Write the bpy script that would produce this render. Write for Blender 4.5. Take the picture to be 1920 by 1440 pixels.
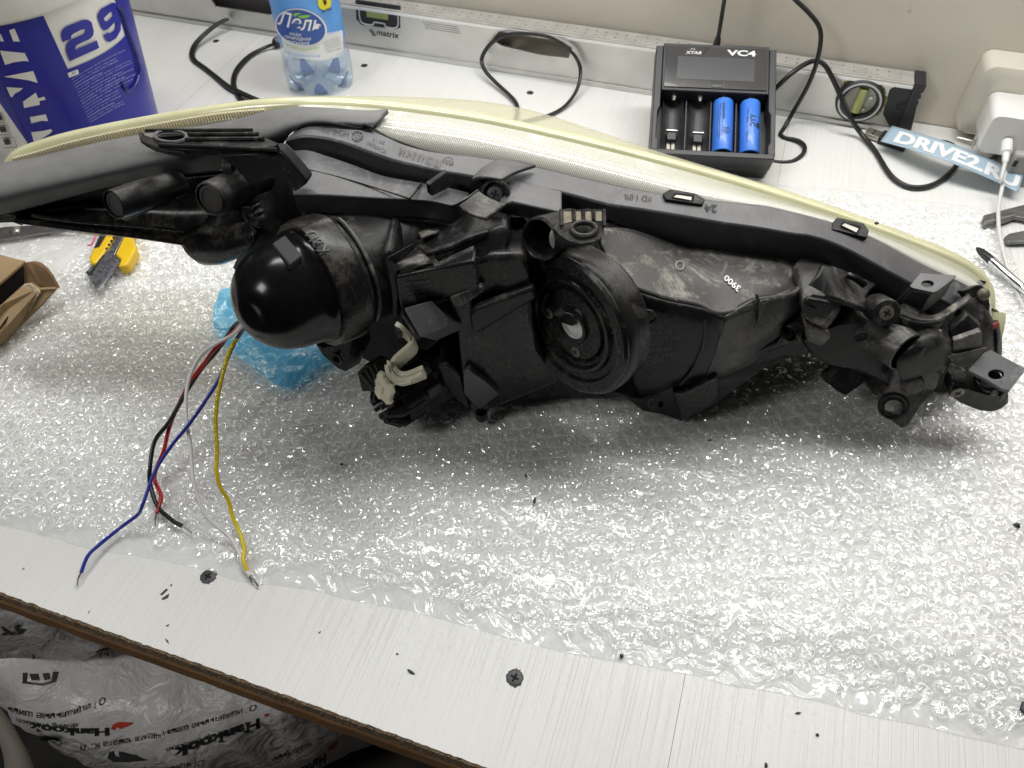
import bpy, bmesh, math, random
from mathutils.bvhtree import BVHTree
from mathutils import Vector, Matrix, noise
from mathutils.geometry import tessellate_polygon
random.seed(7)
for o in list(bpy.data.objects): bpy.data.objects.remove(o)
scene = bpy.context.scene
col = scene.collection

# ------------------------------------------------------------------ camera
F_PX, CAM_H = 1446.0, 0.43
ROT = Matrix(((0.94877646, -0.23354404, 0.21279195),
              (0.31553431, 0.7348628, -0.60034554),
              (-0.01616577, 0.63673688, 0.77091168)))
cam_data = bpy.data.cameras.new('camera')
cam_data.sensor_width = 36.0
cam_data.lens = F_PX / 1920 * 36.0
cam_data.clip_start, cam_data.clip_end = 0.01, 50
cam_data.dof.use_dof = True
cam_data.dof.focus_distance = 0.47
cam_data.dof.aperture_fstop = 20.0
cam = bpy.data.objects.new('camera', cam_data); col.objects.link(cam)
cam.matrix_world = Matrix.Translation((0, 0, CAM_H)) @ ROT.to_4x4()
scene.camera = cam
scene.render.resolution_x, scene.render.resolution_y = 1024, 768

# ------------------------------------------------------------------ light
world = bpy.data.worlds.new('World'); scene.world = world; world.use_nodes = True
bg = world.node_tree.nodes['Background']
bg.inputs[0].default_value = (0.95, 0.93, 0.90, 1); bg.inputs[1].default_value = 0.02
def area(name, loc, target, sx, sy, power, color):
    l = bpy.data.lights.new(name, 'AREA'); l.shape = 'RECTANGLE'; l.size, l.size_y = sx, sy
    l.energy = power; l.color = color
    o = bpy.data.objects.new(name, l); col.objects.link(o); o.location = loc
    o.rotation_euler = (Vector(target) - Vector(loc)).to_track_quat('-Z', 'Y').to_euler()
    return o
area('bench_tube_lamp', (-0.08, 0.60, 1.0), (-0.05, 0.34, 0), 1.15, 0.11, 8.0, (1.0, 1.0, 0.99))
area('shelf_strip_lamp', (0.0, 0.715, 0.47), (0.0, 0.38, 0.12), 1.2, 0.09, 2.4, (1.0, 0.985, 0.95))
area('side_lamp', (-0.75, -0.45, 1.0), (-0.36, 0.18, -.05), 0.30, 0.30, 4.2, (1.0, 0.985, 0.96))
scene.view_settings.view_transform = 'Standard'
scene.view_settings.look = 'None'
scene.view_settings.exposure = 0.0
scene.view_settings.gamma = 1.0
scene.view_settings.use_curve_mapping = False
scene.render.engine = 'CYCLES'
cy = scene.cycles
cy.use_denoising = True
cy.max_bounces = 6; cy.transparent_max_bounces = 10; cy.glossy_bounces = 4
cy.transmission_bounces = 8; cy.diffuse_bounces = 4; cy.caustics_reflective = False; cy.caustics_refractive = False
cy.sample_clamp_indirect = 6

# ------------------------------------------------------------------ where a spot of the photograph lies in the place
CAM = Vector((0, 0, CAM_H))
def ray(x, y): return (ROT @ Vector((x - 960, 720 - y, -F_PX))).normalized()
def on_z(x, y, z=0.0):
    r = ray(x, y); return CAM + r * ((z - CAM_H) / r.z)
def on_y(x, y, Y):
    r = ray(x, y); return CAM + r * (Y / r.y)
TH = math.radians(16.5)
HU = Vector((math.cos(TH), math.sin(TH), 0))        # along the headlight
HN = Vector((math.sin(TH), -math.cos(TH), 0))       # out of its back, towards the bench front
HP0 = Vector((-.130, .298, 0))
def hp(x, y, d):
    r = ray(x, y); return CAM + r * ((d - (CAM - HP0).dot(HN)) / r.dot(HN))
def on_plane(x, y, p, nrm):
    r = ray(x, y); return CAM + r * ((p - CAM).dot(nrm) / r.dot(nrm))
def px_len(p, px):                                    # metres that px pixels span at point p
    return px * (-(ROT.transposed() @ (p - CAM)).z) / F_PX

# ------------------------------------------------------------------ materials
def new_mat(name):
    m = bpy.data.materials.new(name); m.use_nodes = True
    nt = m.node_tree; b = nt.nodes['Principled BSDF']
    return m, nt, b, nt.nodes, nt.links
def set_in(b, **kw):
    names = dict(color='Base Color', rough='Roughness', metal='Metallic', spec='Specular IOR Level', trans='Transmission Weight',
                 ior='IOR', coat='Coat Weight', coat_rough='Coat Roughness', alpha='Alpha', sss='Subsurface Weight', emit='Emission Strength', emit_color='Emission Color', sheen='Sheen Weight')
    for k, v in kw.items():
        s = b.inputs[names[k]]
        s.default_value = (*v, 1) if isinstance(v, (tuple, list)) and len(v) == 3 else v
def mat(name, color, rough=.5, bump=0.0, bscale=300, vary=0.0, vscale=40, rvar=0.0, **kw):
    m, nt, b, N, L = new_mat(name)
    set_in(b, color=color, rough=rough, **kw)
    tc = N.new('ShaderNodeTexCoord')
    if vary:
        t = N.new('ShaderNodeTexNoise'); t.inputs['Scale'].default_value = vscale; t.inputs['Detail'].default_value = 6
        L.new(tc.outputs['Object'], t.inputs['Vector'])
        r = N.new('ShaderNodeMapRange'); r.inputs[1].default_value = .3; r.inputs[2].default_value = .7
        r.inputs[3].default_value = 1 - vary; r.inputs[4].default_value = 1 + vary
        L.new(t.outputs['Fac'], r.inputs[0])
        mx = N.new('ShaderNodeVectorMath'); mx.operation = 'SCALE'; mx.inputs[0].default_value = color
        L.new(r.outputs[0], mx.inputs['Scale']); L.new(mx.outputs[0], b.inputs['Base Color'])
    if rvar:
        t2 = N.new('ShaderNodeTexNoise'); t2.inputs['Scale'].default_value = vscale * 2.3; t2.inputs['Detail'].default_value = 8
        L.new(tc.outputs['Object'], t2.inputs['Vector'])
        r2 = N.new('ShaderNodeMapRange'); r2.inputs[1].default_value = .3; r2.inputs[2].default_value = .7
        r2.inputs[3].default_value = max(.02, rough - rvar); r2.inputs[4].default_value = min(1, rough + rvar)
        L.new(t2.outputs['Fac'], r2.inputs[0]); L.new(r2.outputs[0], b.inputs['Roughness'])
    if bump:
        t3 = N.new('ShaderNodeTexNoise'); t3.inputs['Scale'].default_value = bscale; t3.inputs['Detail'].default_value = 4
        L.new(tc.outputs['Object'], t3.inputs['Vector'])
        bp = N.new('ShaderNodeBump'); bp.inputs['Strength'].default_value = bump; bp.inputs['Distance'].default_value = .002
        L.new(t3.outputs['Fac'], bp.inputs['Height']); L.new(bp.outputs['Normal'], b.inputs['Normal'])
    return m
def dusty(name, base, rough, dust=(.30, .265, .205), amount=.5, scale=28, up=.6, seed=0.0, scratch=.5, haze=.1, spec=.5):
    """black moulded plastic carrying road dust: wiped patches, specks and fine scratches"""
    m, nt, b, N, L = new_mat(name)
    tc = N.new('ShaderNodeTexCoord')
    mp = N.new('ShaderNodeMapping'); mp.inputs['Location'].default_value = (seed, seed * .7, seed * .3)
    L.new(tc.outputs['Object'], mp.inputs['Vector'])
    def nz(sc, det, rgh=.6, dist=0.0):
        t = N.new('ShaderNodeTexNoise'); t.inputs['Scale'].default_value = sc; t.inputs['Detail'].default_value = det
        t.inputs['Roughness'].default_value = rgh; t.inputs['Distortion'].default_value = dist
        L.new(mp.outputs[0], t.inputs['Vector']); return t.outputs['Fac']
    def rng(src, a, c, lo, hi):
        r = N.new('ShaderNodeMapRange'); r.inputs[1].default_value = a; r.inputs[2].default_value = c
        r.inputs[3].default_value = lo; r.inputs[4].default_value = hi; L.new(src, r.inputs[0]); return r.outputs[0]
    def mth(op, a, c):
        q = N.new('ShaderNodeMath'); q.operation = op; q.use_clamp = True
        for i, s in enumerate((a, c)):
            if isinstance(s, (int, float)): q.inputs[i].default_value = s
            else: L.new(s, q.inputs[i])
        return q.outputs[0]
    patches = mth('MAXIMUM', rng(nz(scale, 10, .75, .9), .50, .60, 0, 1), mth('MULTIPLY', rng(nz(scale * 2.7, 8, .7, 1.5), .56, .64, 0, 1), .6))
    fine = rng(nz(scale * 14, 5, .7), .35, .7, .35, 1)
    geo = N.new('ShaderNodeNewGeometry'); sep = N.new('ShaderNodeSeparateXYZ'); L.new(geo.outputs['Normal'], sep.inputs[0])
    ab = N.new('ShaderNodeMath'); ab.operation = 'ABSOLUTE'; L.new(sep.outputs['Z'], ab.inputs[0]); upf = rng(ab.outputs[0], .15, .85, 1 - up, 1)
    dustf = mth('MULTIPLY', mth('MULTIPLY', mth('MULTIPLY', patches, fine), upf), amount)
    film = mth('MULTIPLY', rng(nz(scale * .5, 8, .65), .34, .68, haze * .3, haze), upf)  # pale film on upward faces: settled dust plus lamp sheen put into the colour
    specks = mth('MULTIPLY', rng(nz(scale * 40, 1), .74, .78, 0, 1), .7 * amount)
    total = mth('MAXIMUM', mth('MAXIMUM', dustf, film), specks)
    mix = N.new('ShaderNodeMix'); mix.data_type = 'RGBA'
    mix.inputs[6].default_value = (*base, 1); mix.inputs[7].default_value = (*dust, 1)
    L.new(total, mix.inputs[0]); L.new(mix.outputs[2], b.inputs['Base Color'])
    rv = rng(nz(scale * 3, 8, .7), .3, .7, rough * .8, rough * 1.3)
    rr = N.new('ShaderNodeMix'); rr.data_type = 'FLOAT'; rr.inputs[3].default_value = .9
    L.new(total, rr.inputs[0]); L.new(rv, rr.inputs[2]); L.new(rr.outputs[0], b.inputs['Roughness'])
    # scratches: stretched noise
    mp2 = N.new('ShaderNodeMapping'); mp2.inputs['Rotation'].default_value = (.4, .9, .6 + seed); mp2.inputs['Scale'].default_value = (900, 30, 60)
    L.new(tc.outputs['Object'], mp2.inputs['Vector'])
    ts = N.new('ShaderNodeTexNoise'); ts.inputs['Scale'].default_value = 1; ts.inputs['Detail'].default_value = 3; L.new(mp2.outputs[0], ts.inputs['Vector'])
    hsum = N.new('ShaderNodeMath'); hsum.operation = 'ADD'; L.new(rng(ts.outputs['Fac'], .55, .75, 0, scratch), hsum.inputs[0]); L.new(total, hsum.inputs[1])
    set_in(b, spec=spec)
    bp = N.new('ShaderNodeBump'); bp.inputs['Strength'].default_value = .25; bp.inputs['Distance'].default_value = .0006
    L.new(hsum.outputs[0], bp.inputs['Height']); L.new(bp.outputs['Normal'], b.inputs['Normal'])
    return m

# ------------------------------------------------------------------ mesh helpers
ROOT_LOC = {}
def root_of(o):
    while o.parent: o = o.parent
    return o
def thing(name, loc, label, cat, group=None, kind=None):
    o = bpy.data.objects.new(name, None); col.objects.link(o); o.location = loc
    o.empty_display_size = .02
    o['label'] = label
    if cat: o['category'] = cat
    if group: o['group'] = group
    if kind: o['kind'] = kind
    return o
def tag(o, label, cat=None, group=None, kind=None):
    o['label'] = label
    if cat: o['category'] = cat
    if group: o['group'] = group
    if kind: o['kind'] = kind
    return o
class MB:
    def __init__(s): s.v, s.f = [], []
    def add(s, verts, faces):
        k = len(s.v); s.v += [Vector(p) for p in verts]; s.f += [tuple(i + k for i in fc) for fc in faces]; return s
    def prism(s, poly, vec):
        n = len(poly); vec = Vector(vec); poly = [Vector(p) for p in poly]
        vs = poly + [p + vec for p in poly]
        fs = [tuple(range(n)), tuple(reversed(range(n, 2 * n)))] + [(i, i + n, (i + 1) % n + n, (i + 1) % n) for i in range(n)]
        return s.add(vs, fs)
    def plate_hole(s, outer, holes, vec):
        """a plate with holes cut through it"""
        vec = Vector(vec); loops = [[Vector(p) for p in outer]] + [[Vector(p) for p in h] for h in holes]
        flat = [p for l in loops for p in l]; n = len(flat)
        nrm = vec.normalized(); ax = nrm.orthogonal().normalized(); ay = nrm.cross(ax)
        tris = tessellate_polygon([[Vector((p.dot(ax), p.dot(ay), 0)) for p in l] for l in loops])
        fs = [tuple(t) for t in tris] + [tuple(i + n for i in reversed(t)) for t in tris]
        k = 0
        for l in loops:
            m = len(l)
            fs += [(k + i, k + i + n, k + (i + 1) % m + n, k + (i + 1) % m) for i in range(m)]; k += m
        return s.add(flat + [p + vec for p in flat], fs)
    def box(s, c, sx, sy, sz, M=None):
        M = M or Matrix.Identity(4); c = Vector(c)
        vs = [M @ (c + Vector((x * sx / 2, y * sy / 2, z * sz / 2))) for z in (-1, 1) for y in (-1, 1) for x in (-1, 1)]
        return s.add(vs, [(0, 2, 3, 1), (4, 5, 7, 6), (0, 1, 5, 4), (2, 6, 7, 3), (0, 4, 6, 2), (1, 3, 7, 5)])
    def grid(s, rows, closed=False):
        m = len(rows[0]); vs = [p for r in rows for p in r]; fs = []
        for i in range(len(rows) - 1):
            for j in range(m if closed else m - 1):
                fs.append((i * m + j, i * m + (j + 1) % m, (i + 1) * m + (j + 1) % m, (i + 1) * m + j))
        return s.add(vs, fs)
    def lathe(s, prof, c, axis, seg=48, ref=None, a0=0, a1=None):
        axis = Vector(axis).normalized(); ax = (Vector(ref) - axis * Vector(ref).dot(axis)).normalized() if ref is not None else axis.orthogonal().normalized()
        ay = axis.cross(ax); c = Vector(c)
        full = a1 is None; a1 = 2 * math.pi if full else a1
        nn = seg if full else seg + 1
        rows = [[c + axis * h + (ax * math.cos(a0 + (a1 - a0) * j / seg) + ay * math.sin(a0 + (a1 - a0) * j / seg)) * r for j in range(nn)] for r, h in prof]
        return s.grid(rows, closed=full)
    def tube(s, pts, r, sides=10, cap=True, flat=1.0):
        pts = [Vector(p) for p in pts]; rs = r if isinstance(r, (list, tuple)) else [r] * len(pts)
        rows = []; prev = None
        for i, p in enumerate(pts):
            t = (pts[min(i + 1, len(pts) - 1)] - pts[max(i - 1, 0)]).normalized()
            if prev is None: nx = t.cross(Vector((0, 0, 1))); nx = nx.normalized() if nx.length > 1e-4 else Vector((1, 0, 0))
            else: nx = (prev - t * prev.dot(t)).normalized()
            prev = nx; ny = t.cross(nx)
            rows.append([p + (nx * math.cos(2 * math.pi * k / sides) + ny * math.sin(2 * math.pi * k / sides) * flat) * rs[i] for k in range(sides)])
        k0 = len(s.v); s.grid(rows, closed=True)
        if cap:
            s.f.append(tuple(k0 + k for k in reversed(range(sides)))); e = k0 + (len(rows) - 1) * sides
            s.f.append(tuple(e + k for k in range(sides)))
        return s
    def build(s, name, material, parent=None, smooth=40, bevel=0, seg=2, solid=0, sub=0, recalc=True, local=False):
        off = Vector((0, 0, 0)) if (parent is None or local) else root_of(parent).location
        me = bpy.data.meshes.new(name); me.from_pydata([tuple(p - off) for p in s.v], [], s.f)
        if recalc:
            bm = bmesh.new(); bm.from_mesh(me); bmesh.ops.recalc_face_normals(bm, faces=bm.faces); bm.to_mesh(me); bm.free()
        me.materials.append(material)
        if smooth:
            me.shade_smooth(); me.set_sharp_from_angle(angle=math.radians(smooth))
        o = bpy.data.objects.new(name, me); col.objects.link(o); o.parent = parent
        if solid:
            q = o.modifiers.new('solid', 'SOLIDIFY'); q.thickness = solid; q.offset = 0
        if sub:
            q = o.modifiers.new('sub', 'SUBSURF'); q.levels = q.render_levels = sub
        if bevel:
            q = o.modifiers.new('bevel', 'BEVEL'); q.width = bevel; q.segments = seg; q.limit_method = 'ANGLE'; q.angle_limit = math.radians(35)
        return o
def spline(pts, n, closed=False):
    """n points spread evenly along a Catmull-Rom curve through pts (vectors of any size)"""
    pts = [Vector(p) for p in pts]; m = len(pts); dense = []
    segs = m if closed else m - 1
    for i in range(segs):
        if closed: a, b, c, d = pts[i - 1], pts[i], pts[(i + 1) % m], pts[(i + 2) % m]
        else: a, b, c, d = pts[max(i - 1, 0)], pts[i], pts[i + 1], pts[min(i + 2, m - 1)]
        for k in range(16):
            t = k / 16
            dense.append(.5 * (2 * b + (c - a) * t + (2 * a - 5 * b + 4 * c - d) * t * t + (3 * b - a - 3 * c + d) * t ** 3))
    if not closed: dense.append(pts[-1])
    else: dense.append(dense[0])
    L = [0]
    for i in range(1, len(dense)): L.append(L[-1] + (dense[i] - dense[i - 1]).length)
    out = []; j = 0; N = n if closed else n - 1
    for k in range(n):
        t = L[-1] * k / N
        while j < len(L) - 2 and L[j + 1] < t: j += 1
        w = (t - L[j]) / max(L[j + 1] - L[j], 1e-9); out.append(dense[j].lerp(dense[j + 1], min(max(w, 0), 1)))
    return out
def hcurve(pts, n): return [hp(*p) for p in spline(pts, n)]
def lerp_curve(a, b, t): return [p.lerp(q, t) for p, q in zip(a, b)]
def circle(c, axis, r, n=24, ref=None, ry=None):
    axis = Vector(axis).normalized(); ax = (Vector(ref) - axis * Vector(ref).dot(axis)).normalized() if ref is not None else axis.orthogonal().normalized()
    ay = axis.cross(ax)
    return [Vector(c) + ax * r * math.cos(2 * math.pi * k / n) + ay * (ry or r) * math.sin(2 * math.pi * k / n) for k in range(n)]
# lettering
_font_cache = {}
def glyphs(s, bold=0.0, shear=0.0, spacing=1.0):
    """the outlines of a piece of writing, filled, scaled to the unit box: (verts, faces, width/height)"""
    key = (s, bold, shear, spacing)
    if key in _font_cache: return _font_cache[key]
    cu = bpy.data.curves.new('t', 'FONT'); cu.body = s; cu.offset = bold; cu.shear = shear; cu.space_character = spacing; cu.resolution_u = 4
    o = bpy.data.objects.new('t', cu); col.objects.link(o)
    bpy.context.view_layer.update()
    me = bpy.data.meshes.new_from_object(o)
    vs = [v.co.copy() for v in me.vertices]; fs = [tuple(p.vertices) for p in me.polygons]
    bpy.data.objects.remove(o); bpy.data.curves.remove(cu); bpy.data.meshes.remove(me)
    x0, x1 = min(v.x for v in vs), max(v.x for v in vs); y0, y1 = min(v.y for v in vs), max(v.y for v in vs)
    r = ([((v.x - x0) / (x1 - x0), (v.y - y0) / (y1 - y0)) for v in vs], fs, (x1 - x0) / (y1 - y0))
    _font_cache[key] = r; return r
def write(mb, s, fn, bold=0.0, shear=0.0, spacing=1.0, maxlen=0):
    """add writing to a builder; fn maps (0..1, 0..1) of the text box to a point"""
    uv, fs, _ = glyphs(s, bold, shear, spacing)
    if maxlen:                                         # cut long triangles so that the writing can follow a bend
        bm = bmesh.new(); vv = [bm.verts.new((p[0], p[1], 0)) for p in uv]
        for f in fs:
            try: bm.faces.new([vv[i] for i in f])
            except ValueError: pass
        for _ in range(4):
            es = [e for e in bm.edges if abs(e.verts[0].co.x - e.verts[1].co.x) > maxlen]
            if not es: break
            bmesh.ops.subdivide_edges(bm, edges=es, cuts=1); bmesh.ops.triangulate(bm, faces=bm.faces)
        bm.verts.index_update()
        uv = [(v.co.x, v.co.y) for v in bm.verts]; fs = [tuple(v.index for v in f.verts) for f in bm.faces]; bm.free()
    mb.add([fn(u, v) for u, v in uv], fs); return mb
def quad_px(c, proj):
    """text box whose corners (bottom-left, bottom-right, top-right, top-left) lie at these spots of a surface"""
    c = [proj(*p) for p in c]
    return lambda u, v: (c[0] * (1 - u) + c[1] * u) * (1 - v) + (c[3] * (1 - u) + c[2] * u) * v

def caster(*objs):
    """finds the point of these surfaces that a spot of the photograph shows"""
    trees = []
    for o in objs:
        off = root_of(o).location if o.parent else Vector((0, 0, 0)); me = o.data
        trees.append(BVHTree.FromPolygons([v.co + off for v in me.vertices], [tuple(q.vertices) for q in me.polygons]))
    def f(x, y, lift=.0004):
        d = ray(x, y); best = None
        for t in trees:
            loc, nrm, idx, dist = t.ray_cast(CAM, d)
            if loc is not None and (best is None or dist < best[1]): best = (loc, dist, nrm)
        if best is None: return None
        n_ = best[2] if best[2].dot(d) < 0 else -best[2]
        return best[0] + n_ * lift
    return f
def write_on(mb, s, quad, cast, lift, bold=0.0, shear=0.0):
    """writing whose corners (bottom-left, bottom-right, top-right, top-left) lie at these spots of a cast surface"""
    last = [None]
    def fn(u, v):
        x = sum(w * c[0] for w, c in zip(((1 - u) * (1 - v), u * (1 - v), u * v, (1 - u) * v), quad)); y = sum(w * c[1] for w, c in zip(((1 - u) * (1 - v), u * (1 - v), u * v, (1 - u) * v), quad))
        p = cast(x, y, lift); last[0] = p or last[0]; return p or last[0] or hp(x, y, 0)
    return write(mb, s, fn, bold=bold, shear=shear)

def fill2d(poly, step, hole=None):
    """a flat outline cut into small triangles so that it can be wrapped on a curved surface"""
    bm = bmesh.new(); loops = [poly] + ([hole] if hole else []); flat = [q for l in loops for q in l]
    vv = [bm.verts.new((x, y, 0)) for x, y in flat]
    for t in tessellate_polygon([[Vector((x, y, 0)) for x, y in l] for l in loops]):
        try: bm.faces.new([vv[i] for i in t])
        except ValueError: pass
    for _ in range(6):
        es = [e for e in bm.edges if e.calc_length() > step]
        if not es: break
        bmesh.ops.subdivide_edges(bm, edges=es, cuts=1); bmesh.ops.triangulate(bm, faces=bm.faces)
    bm.verts.index_update(); r = [(v.co.x, v.co.y) for v in bm.verts], [tuple(v.index for v in f.verts) for f in bm.faces]; bm.free(); return r

# ================================================================== the setting: wall, bench, floor
WALL_Y, LEVEL_Y, FRONT_Y = .775, .748, .0877
m_wall, nt, b, N, L = new_mat('wall_paint')
tc = N.new('ShaderNodeTexCoord')
t1 = N.new('ShaderNodeTexNoise'); t1.inputs['Scale'].default_value = 9; t1.inputs['Detail'].default_value = 8; L.new(tc.outputs['Object'], t1.inputs['Vector'])
t2 = N.new('ShaderNodeTexNoise'); t2.inputs['Scale'].default_value = 75; t2.inputs['Detail'].default_value = 3; L.new(tc.outputs['Object'], t2.inputs['Vector'])
cr = N.new('ShaderNodeValToRGB'); cr.color_ramp.elements[0].position = .3; cr.color_ramp.elements[0].color = (.66, .60, .51, 1); cr.color_ramp.elements[1].position = .7; cr.color_ramp.elements[1].color = (.74, .69, .60, 1)
L.new(t1.outputs['Fac'], cr.inputs[0])
cr2 = N.new('ShaderNodeValToRGB'); cr2.color_ramp.elements[0].position = .70; cr2.color_ramp.elements[0].color = (1, 1, 1, 1); cr2.color_ramp.elements[1].position = .78; cr2.color_ramp.elements[1].color = (.55, .5, .42, 1)
L.new(t2.outputs['Fac'], cr2.inputs[0])
mx = N.new('ShaderNodeMix'); mx.data_type = 'RGBA'; mx.blend_type = 'MULTIPLY'; mx.inputs[0].default_value = .5
L.new(cr.outputs[0], mx.inputs[6]); L.new(cr2.outputs[0], mx.inputs[7]); L.new(mx.outputs[2], b.inputs['Base Color'])
set_in(b, rough=.55)
bp = N.new('ShaderNodeBump'); bp.inputs['Strength'].default_value = .15; bp.inputs['Distance'].default_value = .004
L.new(t1.outputs['Fac'], bp.inputs['Height']); L.new(bp.outputs['Normal'], b.inputs['Normal'])
mb = MB().box((0, WALL_Y + .03, .35), 3.4, .06, 1.9); w = mb.build('wall', m_wall, smooth=0); w['kind'] = 'structure'
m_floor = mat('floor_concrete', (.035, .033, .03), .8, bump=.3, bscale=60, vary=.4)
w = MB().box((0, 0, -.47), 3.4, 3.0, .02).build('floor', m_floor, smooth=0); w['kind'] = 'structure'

# white laminate with long grain running from the wall to the front edge
m_lam, nt, b, N, L = new_mat('white_grained_laminate')
tc = N.new('ShaderNodeTexCoord')
def stretched(sx, sy, det=4, rgh=.6, dist=0.0, loc=0):
    mp = N.new('ShaderNodeMapping'); mp.inputs['Scale'].default_value = (sx, sy, 1); mp.inputs['Location'].default_value = (loc, loc, 0)
    L.new(tc.outputs['Object'], mp.inputs['Vector'])
    t = N.new('ShaderNodeTexNoise'); t.inputs['Scale'].default_value = 1; t.inputs['Detail'].default_value = det
    t.inputs['Roughness'].default_value = rgh; t.inputs['Distortion'].default_value = dist; L.new(mp.outputs[0], t.inputs['Vector']); return t.outputs['Fac']
def ramp(src, p0, p1, c0, c1):
    r = N.new('ShaderNodeMapRange'); r.inputs[1].default_value = p0; r.inputs[2].default_value = p1; r.inputs[3].default_value = c0; r.inputs[4].default_value = c1
    L.new(src, r.inputs[0]); return r.outputs[0]
def mul(a, c, op='MULTIPLY'):
    q = N.new('ShaderNodeMath'); q.operation = op
    for i, s in enumerate((a, c)):
        if isinstance(s, (int, float)): q.inputs[i].default_value = s
        else: L.new(s, q.inputs[i])
    return q.outputs[0]
fine = stretched(780, 7, 2, .5, 0, 3)
mid = stretched(190, 3.0, 3, .6, .3)
patch = stretched(9, 5, 3, .5, 0, 9)
lines = ramp(fine, .54, .64, 0, 1)
lines2 = ramp(mid, .52, .62, 0, 1)
g = mul(mul(lines, ramp(patch, .38, .62, .35, 1)), lines2, 'MAXIMUM')
g = mul(mul(lines, ramp(patch, .4, .62, .25, .9)), mul(lines2, .16), 'MAXIMUM')
spk = N.new('ShaderNodeTexNoise'); spk.inputs['Scale'].default_value = 420; spk.inputs['Detail'].default_value = 2; L.new(tc.outputs['Object'], spk.inputs['Vector'])
g2 = mul(g, mul(ramp(spk.outputs['Fac'], .66, .74, 0, 1), .35), 'ADD')
mx = N.new('ShaderNodeMix'); mx.data_type = 'RGBA'; mx.clamp_factor = True
mx.inputs[6].default_value = (.795, .795, .77, 1); mx.inputs[7].default_value = (.47, .45, .42, 1)
L.new(mul(g2, .22), mx.inputs[0])
big = N.new('ShaderNodeTexNoise'); big.inputs['Scale'].default_value = 6; big.inputs['Detail'].default_value = 4; L.new(tc.outputs['Object'], big.inputs['Vector'])
mx2 = N.new('ShaderNodeMix'); mx2.data_type = 'RGBA'; mx2.blend_type = 'MULTIPLY'; L.new(ramp(big.outputs['Fac'], .4, .75, 0, .5), mx2.inputs[0])
L.new(mx.outputs[2], mx2.inputs[6]); mx2.inputs[7].default_value = (.86, .84, .80, 1); L.new(mx2.outputs[2], b.inputs['Base Color'])
L.new(ramp(spk.outputs['Fac'], .3, .7, .30, .46), b.inputs['Roughness'])
bp = N.new('ShaderNodeBump'); bp.inputs['Strength'].default_value = .35; bp.inputs['Distance'].default_value = .0006; bp.invert = True
L.new(g2, bp.inputs['Height']); L.new(bp.outputs['Normal'], b.inputs['Normal'])
m_chip = mat('raw_chipboard_edge', (.26, .19, .12), .95, bump=1.0, bscale=700, vary=.55, vscale=500)
m_strip = mat('brown_fibreboard', (.26, .14, .06), .6, bump=.15, bscale=200, vary=.22, vscale=25)
m_screw = mat('black_screw_steel', (.075, .075, .08), .5, metal=.4, vary=.3, vscale=900)
m_dark = mat('black_recess_shade', (.004, .004, .004), .9)  # near-black fill that paints the shade in slots, gaps and holes

bench = thing('workbench', (0, .4, 0), 'white wood grain laminate workbench with raw brown fibreboard front edge', 'workbench')
xs = [-1.3, -.567, .0375, .75]
for i in range(3):
    x0, x1 = xs[i] + .00012, xs[i + 1] - .00012
    n = int((x1 - x0) / .0022); top = []; mid_ = []; bot = []
    rs = random.Random(i)
    for k in range(n + 1):
        x = x0 + (x1 - x0) * k / n
        j = noise.noise(Vector((x * 160, i, 0))) * .0004 + rs.uniform(-.00025, .00025) + (rs.uniform(.0003, .0010) if rs.random() < .03 else 0)
        top.append(Vector((x, FRONT_Y + .0012 - j, 0))); mid_.append(Vector((x, FRONT_Y - .0002 - j * .8, -.0012 - rs.uniform(0, .0003)))); bot.append(Vector((x, FRONT_Y - .001 + rs.uniform(-.0002, .0002), -.0092)))
    back = [Vector((p.x, WALL_Y - .001, 0)) for p in top]
    bb = MB().add([top[0], *top[1:], back[-1], back[0]], [tuple(range(n + 3))])
    o = bb.build('board', m_lam, bench, smooth=0)
    e = MB().grid([top, mid_, bot, [Vector((p.x, WALL_Y - .001, -.0092)) for p in bot]])
    o2 = e.build('chipped_edge', m_chip, o, smooth=0)
n = 240; rows = [[], [], [], []]
for k in range(n + 1):
    x = -1.3 + 2.05 * k / n; j = noise.noise(Vector((x * 60, 5, 0))) * .0006
    rows[0].append(Vector((x, WALL_Y - .001, -.0096))); rows[1].append(Vector((x, FRONT_Y - .0022 + j, -.0100)))
    rows[2].append(Vector((x, FRONT_Y - .0026 + j, -.0235 + j))); rows[3].append(Vector((x, WALL_Y - .001, -.0235)))
MB().grid(rows).build('edge_strip', m_strip, bench, smooth=30)
# countersunk screws: the two front ones with torn laminate round the head
def screw(c, r, rot, parent, m=m_screw, axis=Vector((0, 0, 1)), name='screw'):
    ax = axis.orthogonal().normalized(); ax.rotate(Matrix.Rotation(rot, 3, axis)); ay = axis.cross(ax)
    pr = [(r, -.0003), (r * .98, .0001), (r * .8, .00035), (r * .42, .0004)]
    mb = MB().lathe(pr, c, axis, 24)
    arm, wd = r * .52, r * .13
    out = [(arm, -wd), (arm, wd), (wd, wd), (wd, arm), (-wd, arm), (-wd, wd), (-arm, wd), (-arm, -wd), (-wd, -wd), (-wd, -arm), (wd, -arm), (wd, -wd)]
    s = mb.build(name, m, parent, smooth=50)
    mb2 = MB().add([c + axis * .00038 + ax * math.cos(2 * math.pi * k / 20) * r * .44 + ay * math.sin(2 * math.pi * k / 20) * r * .44 for k in range(20)], [tuple(range(20))])
    mb2.build('head_face', m, s, smooth=0)
    mb3 = MB().prism([c + axis * .0005 + ax * p + ay * q for p, q in out], axis * -.00008); mb3.build('cross_slot', m_dark, s, smooth=0)
    return s
m_torn = mat('torn_laminate_rim', (.13, .11, .085), .95, vary=.4, vscale=800)
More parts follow.
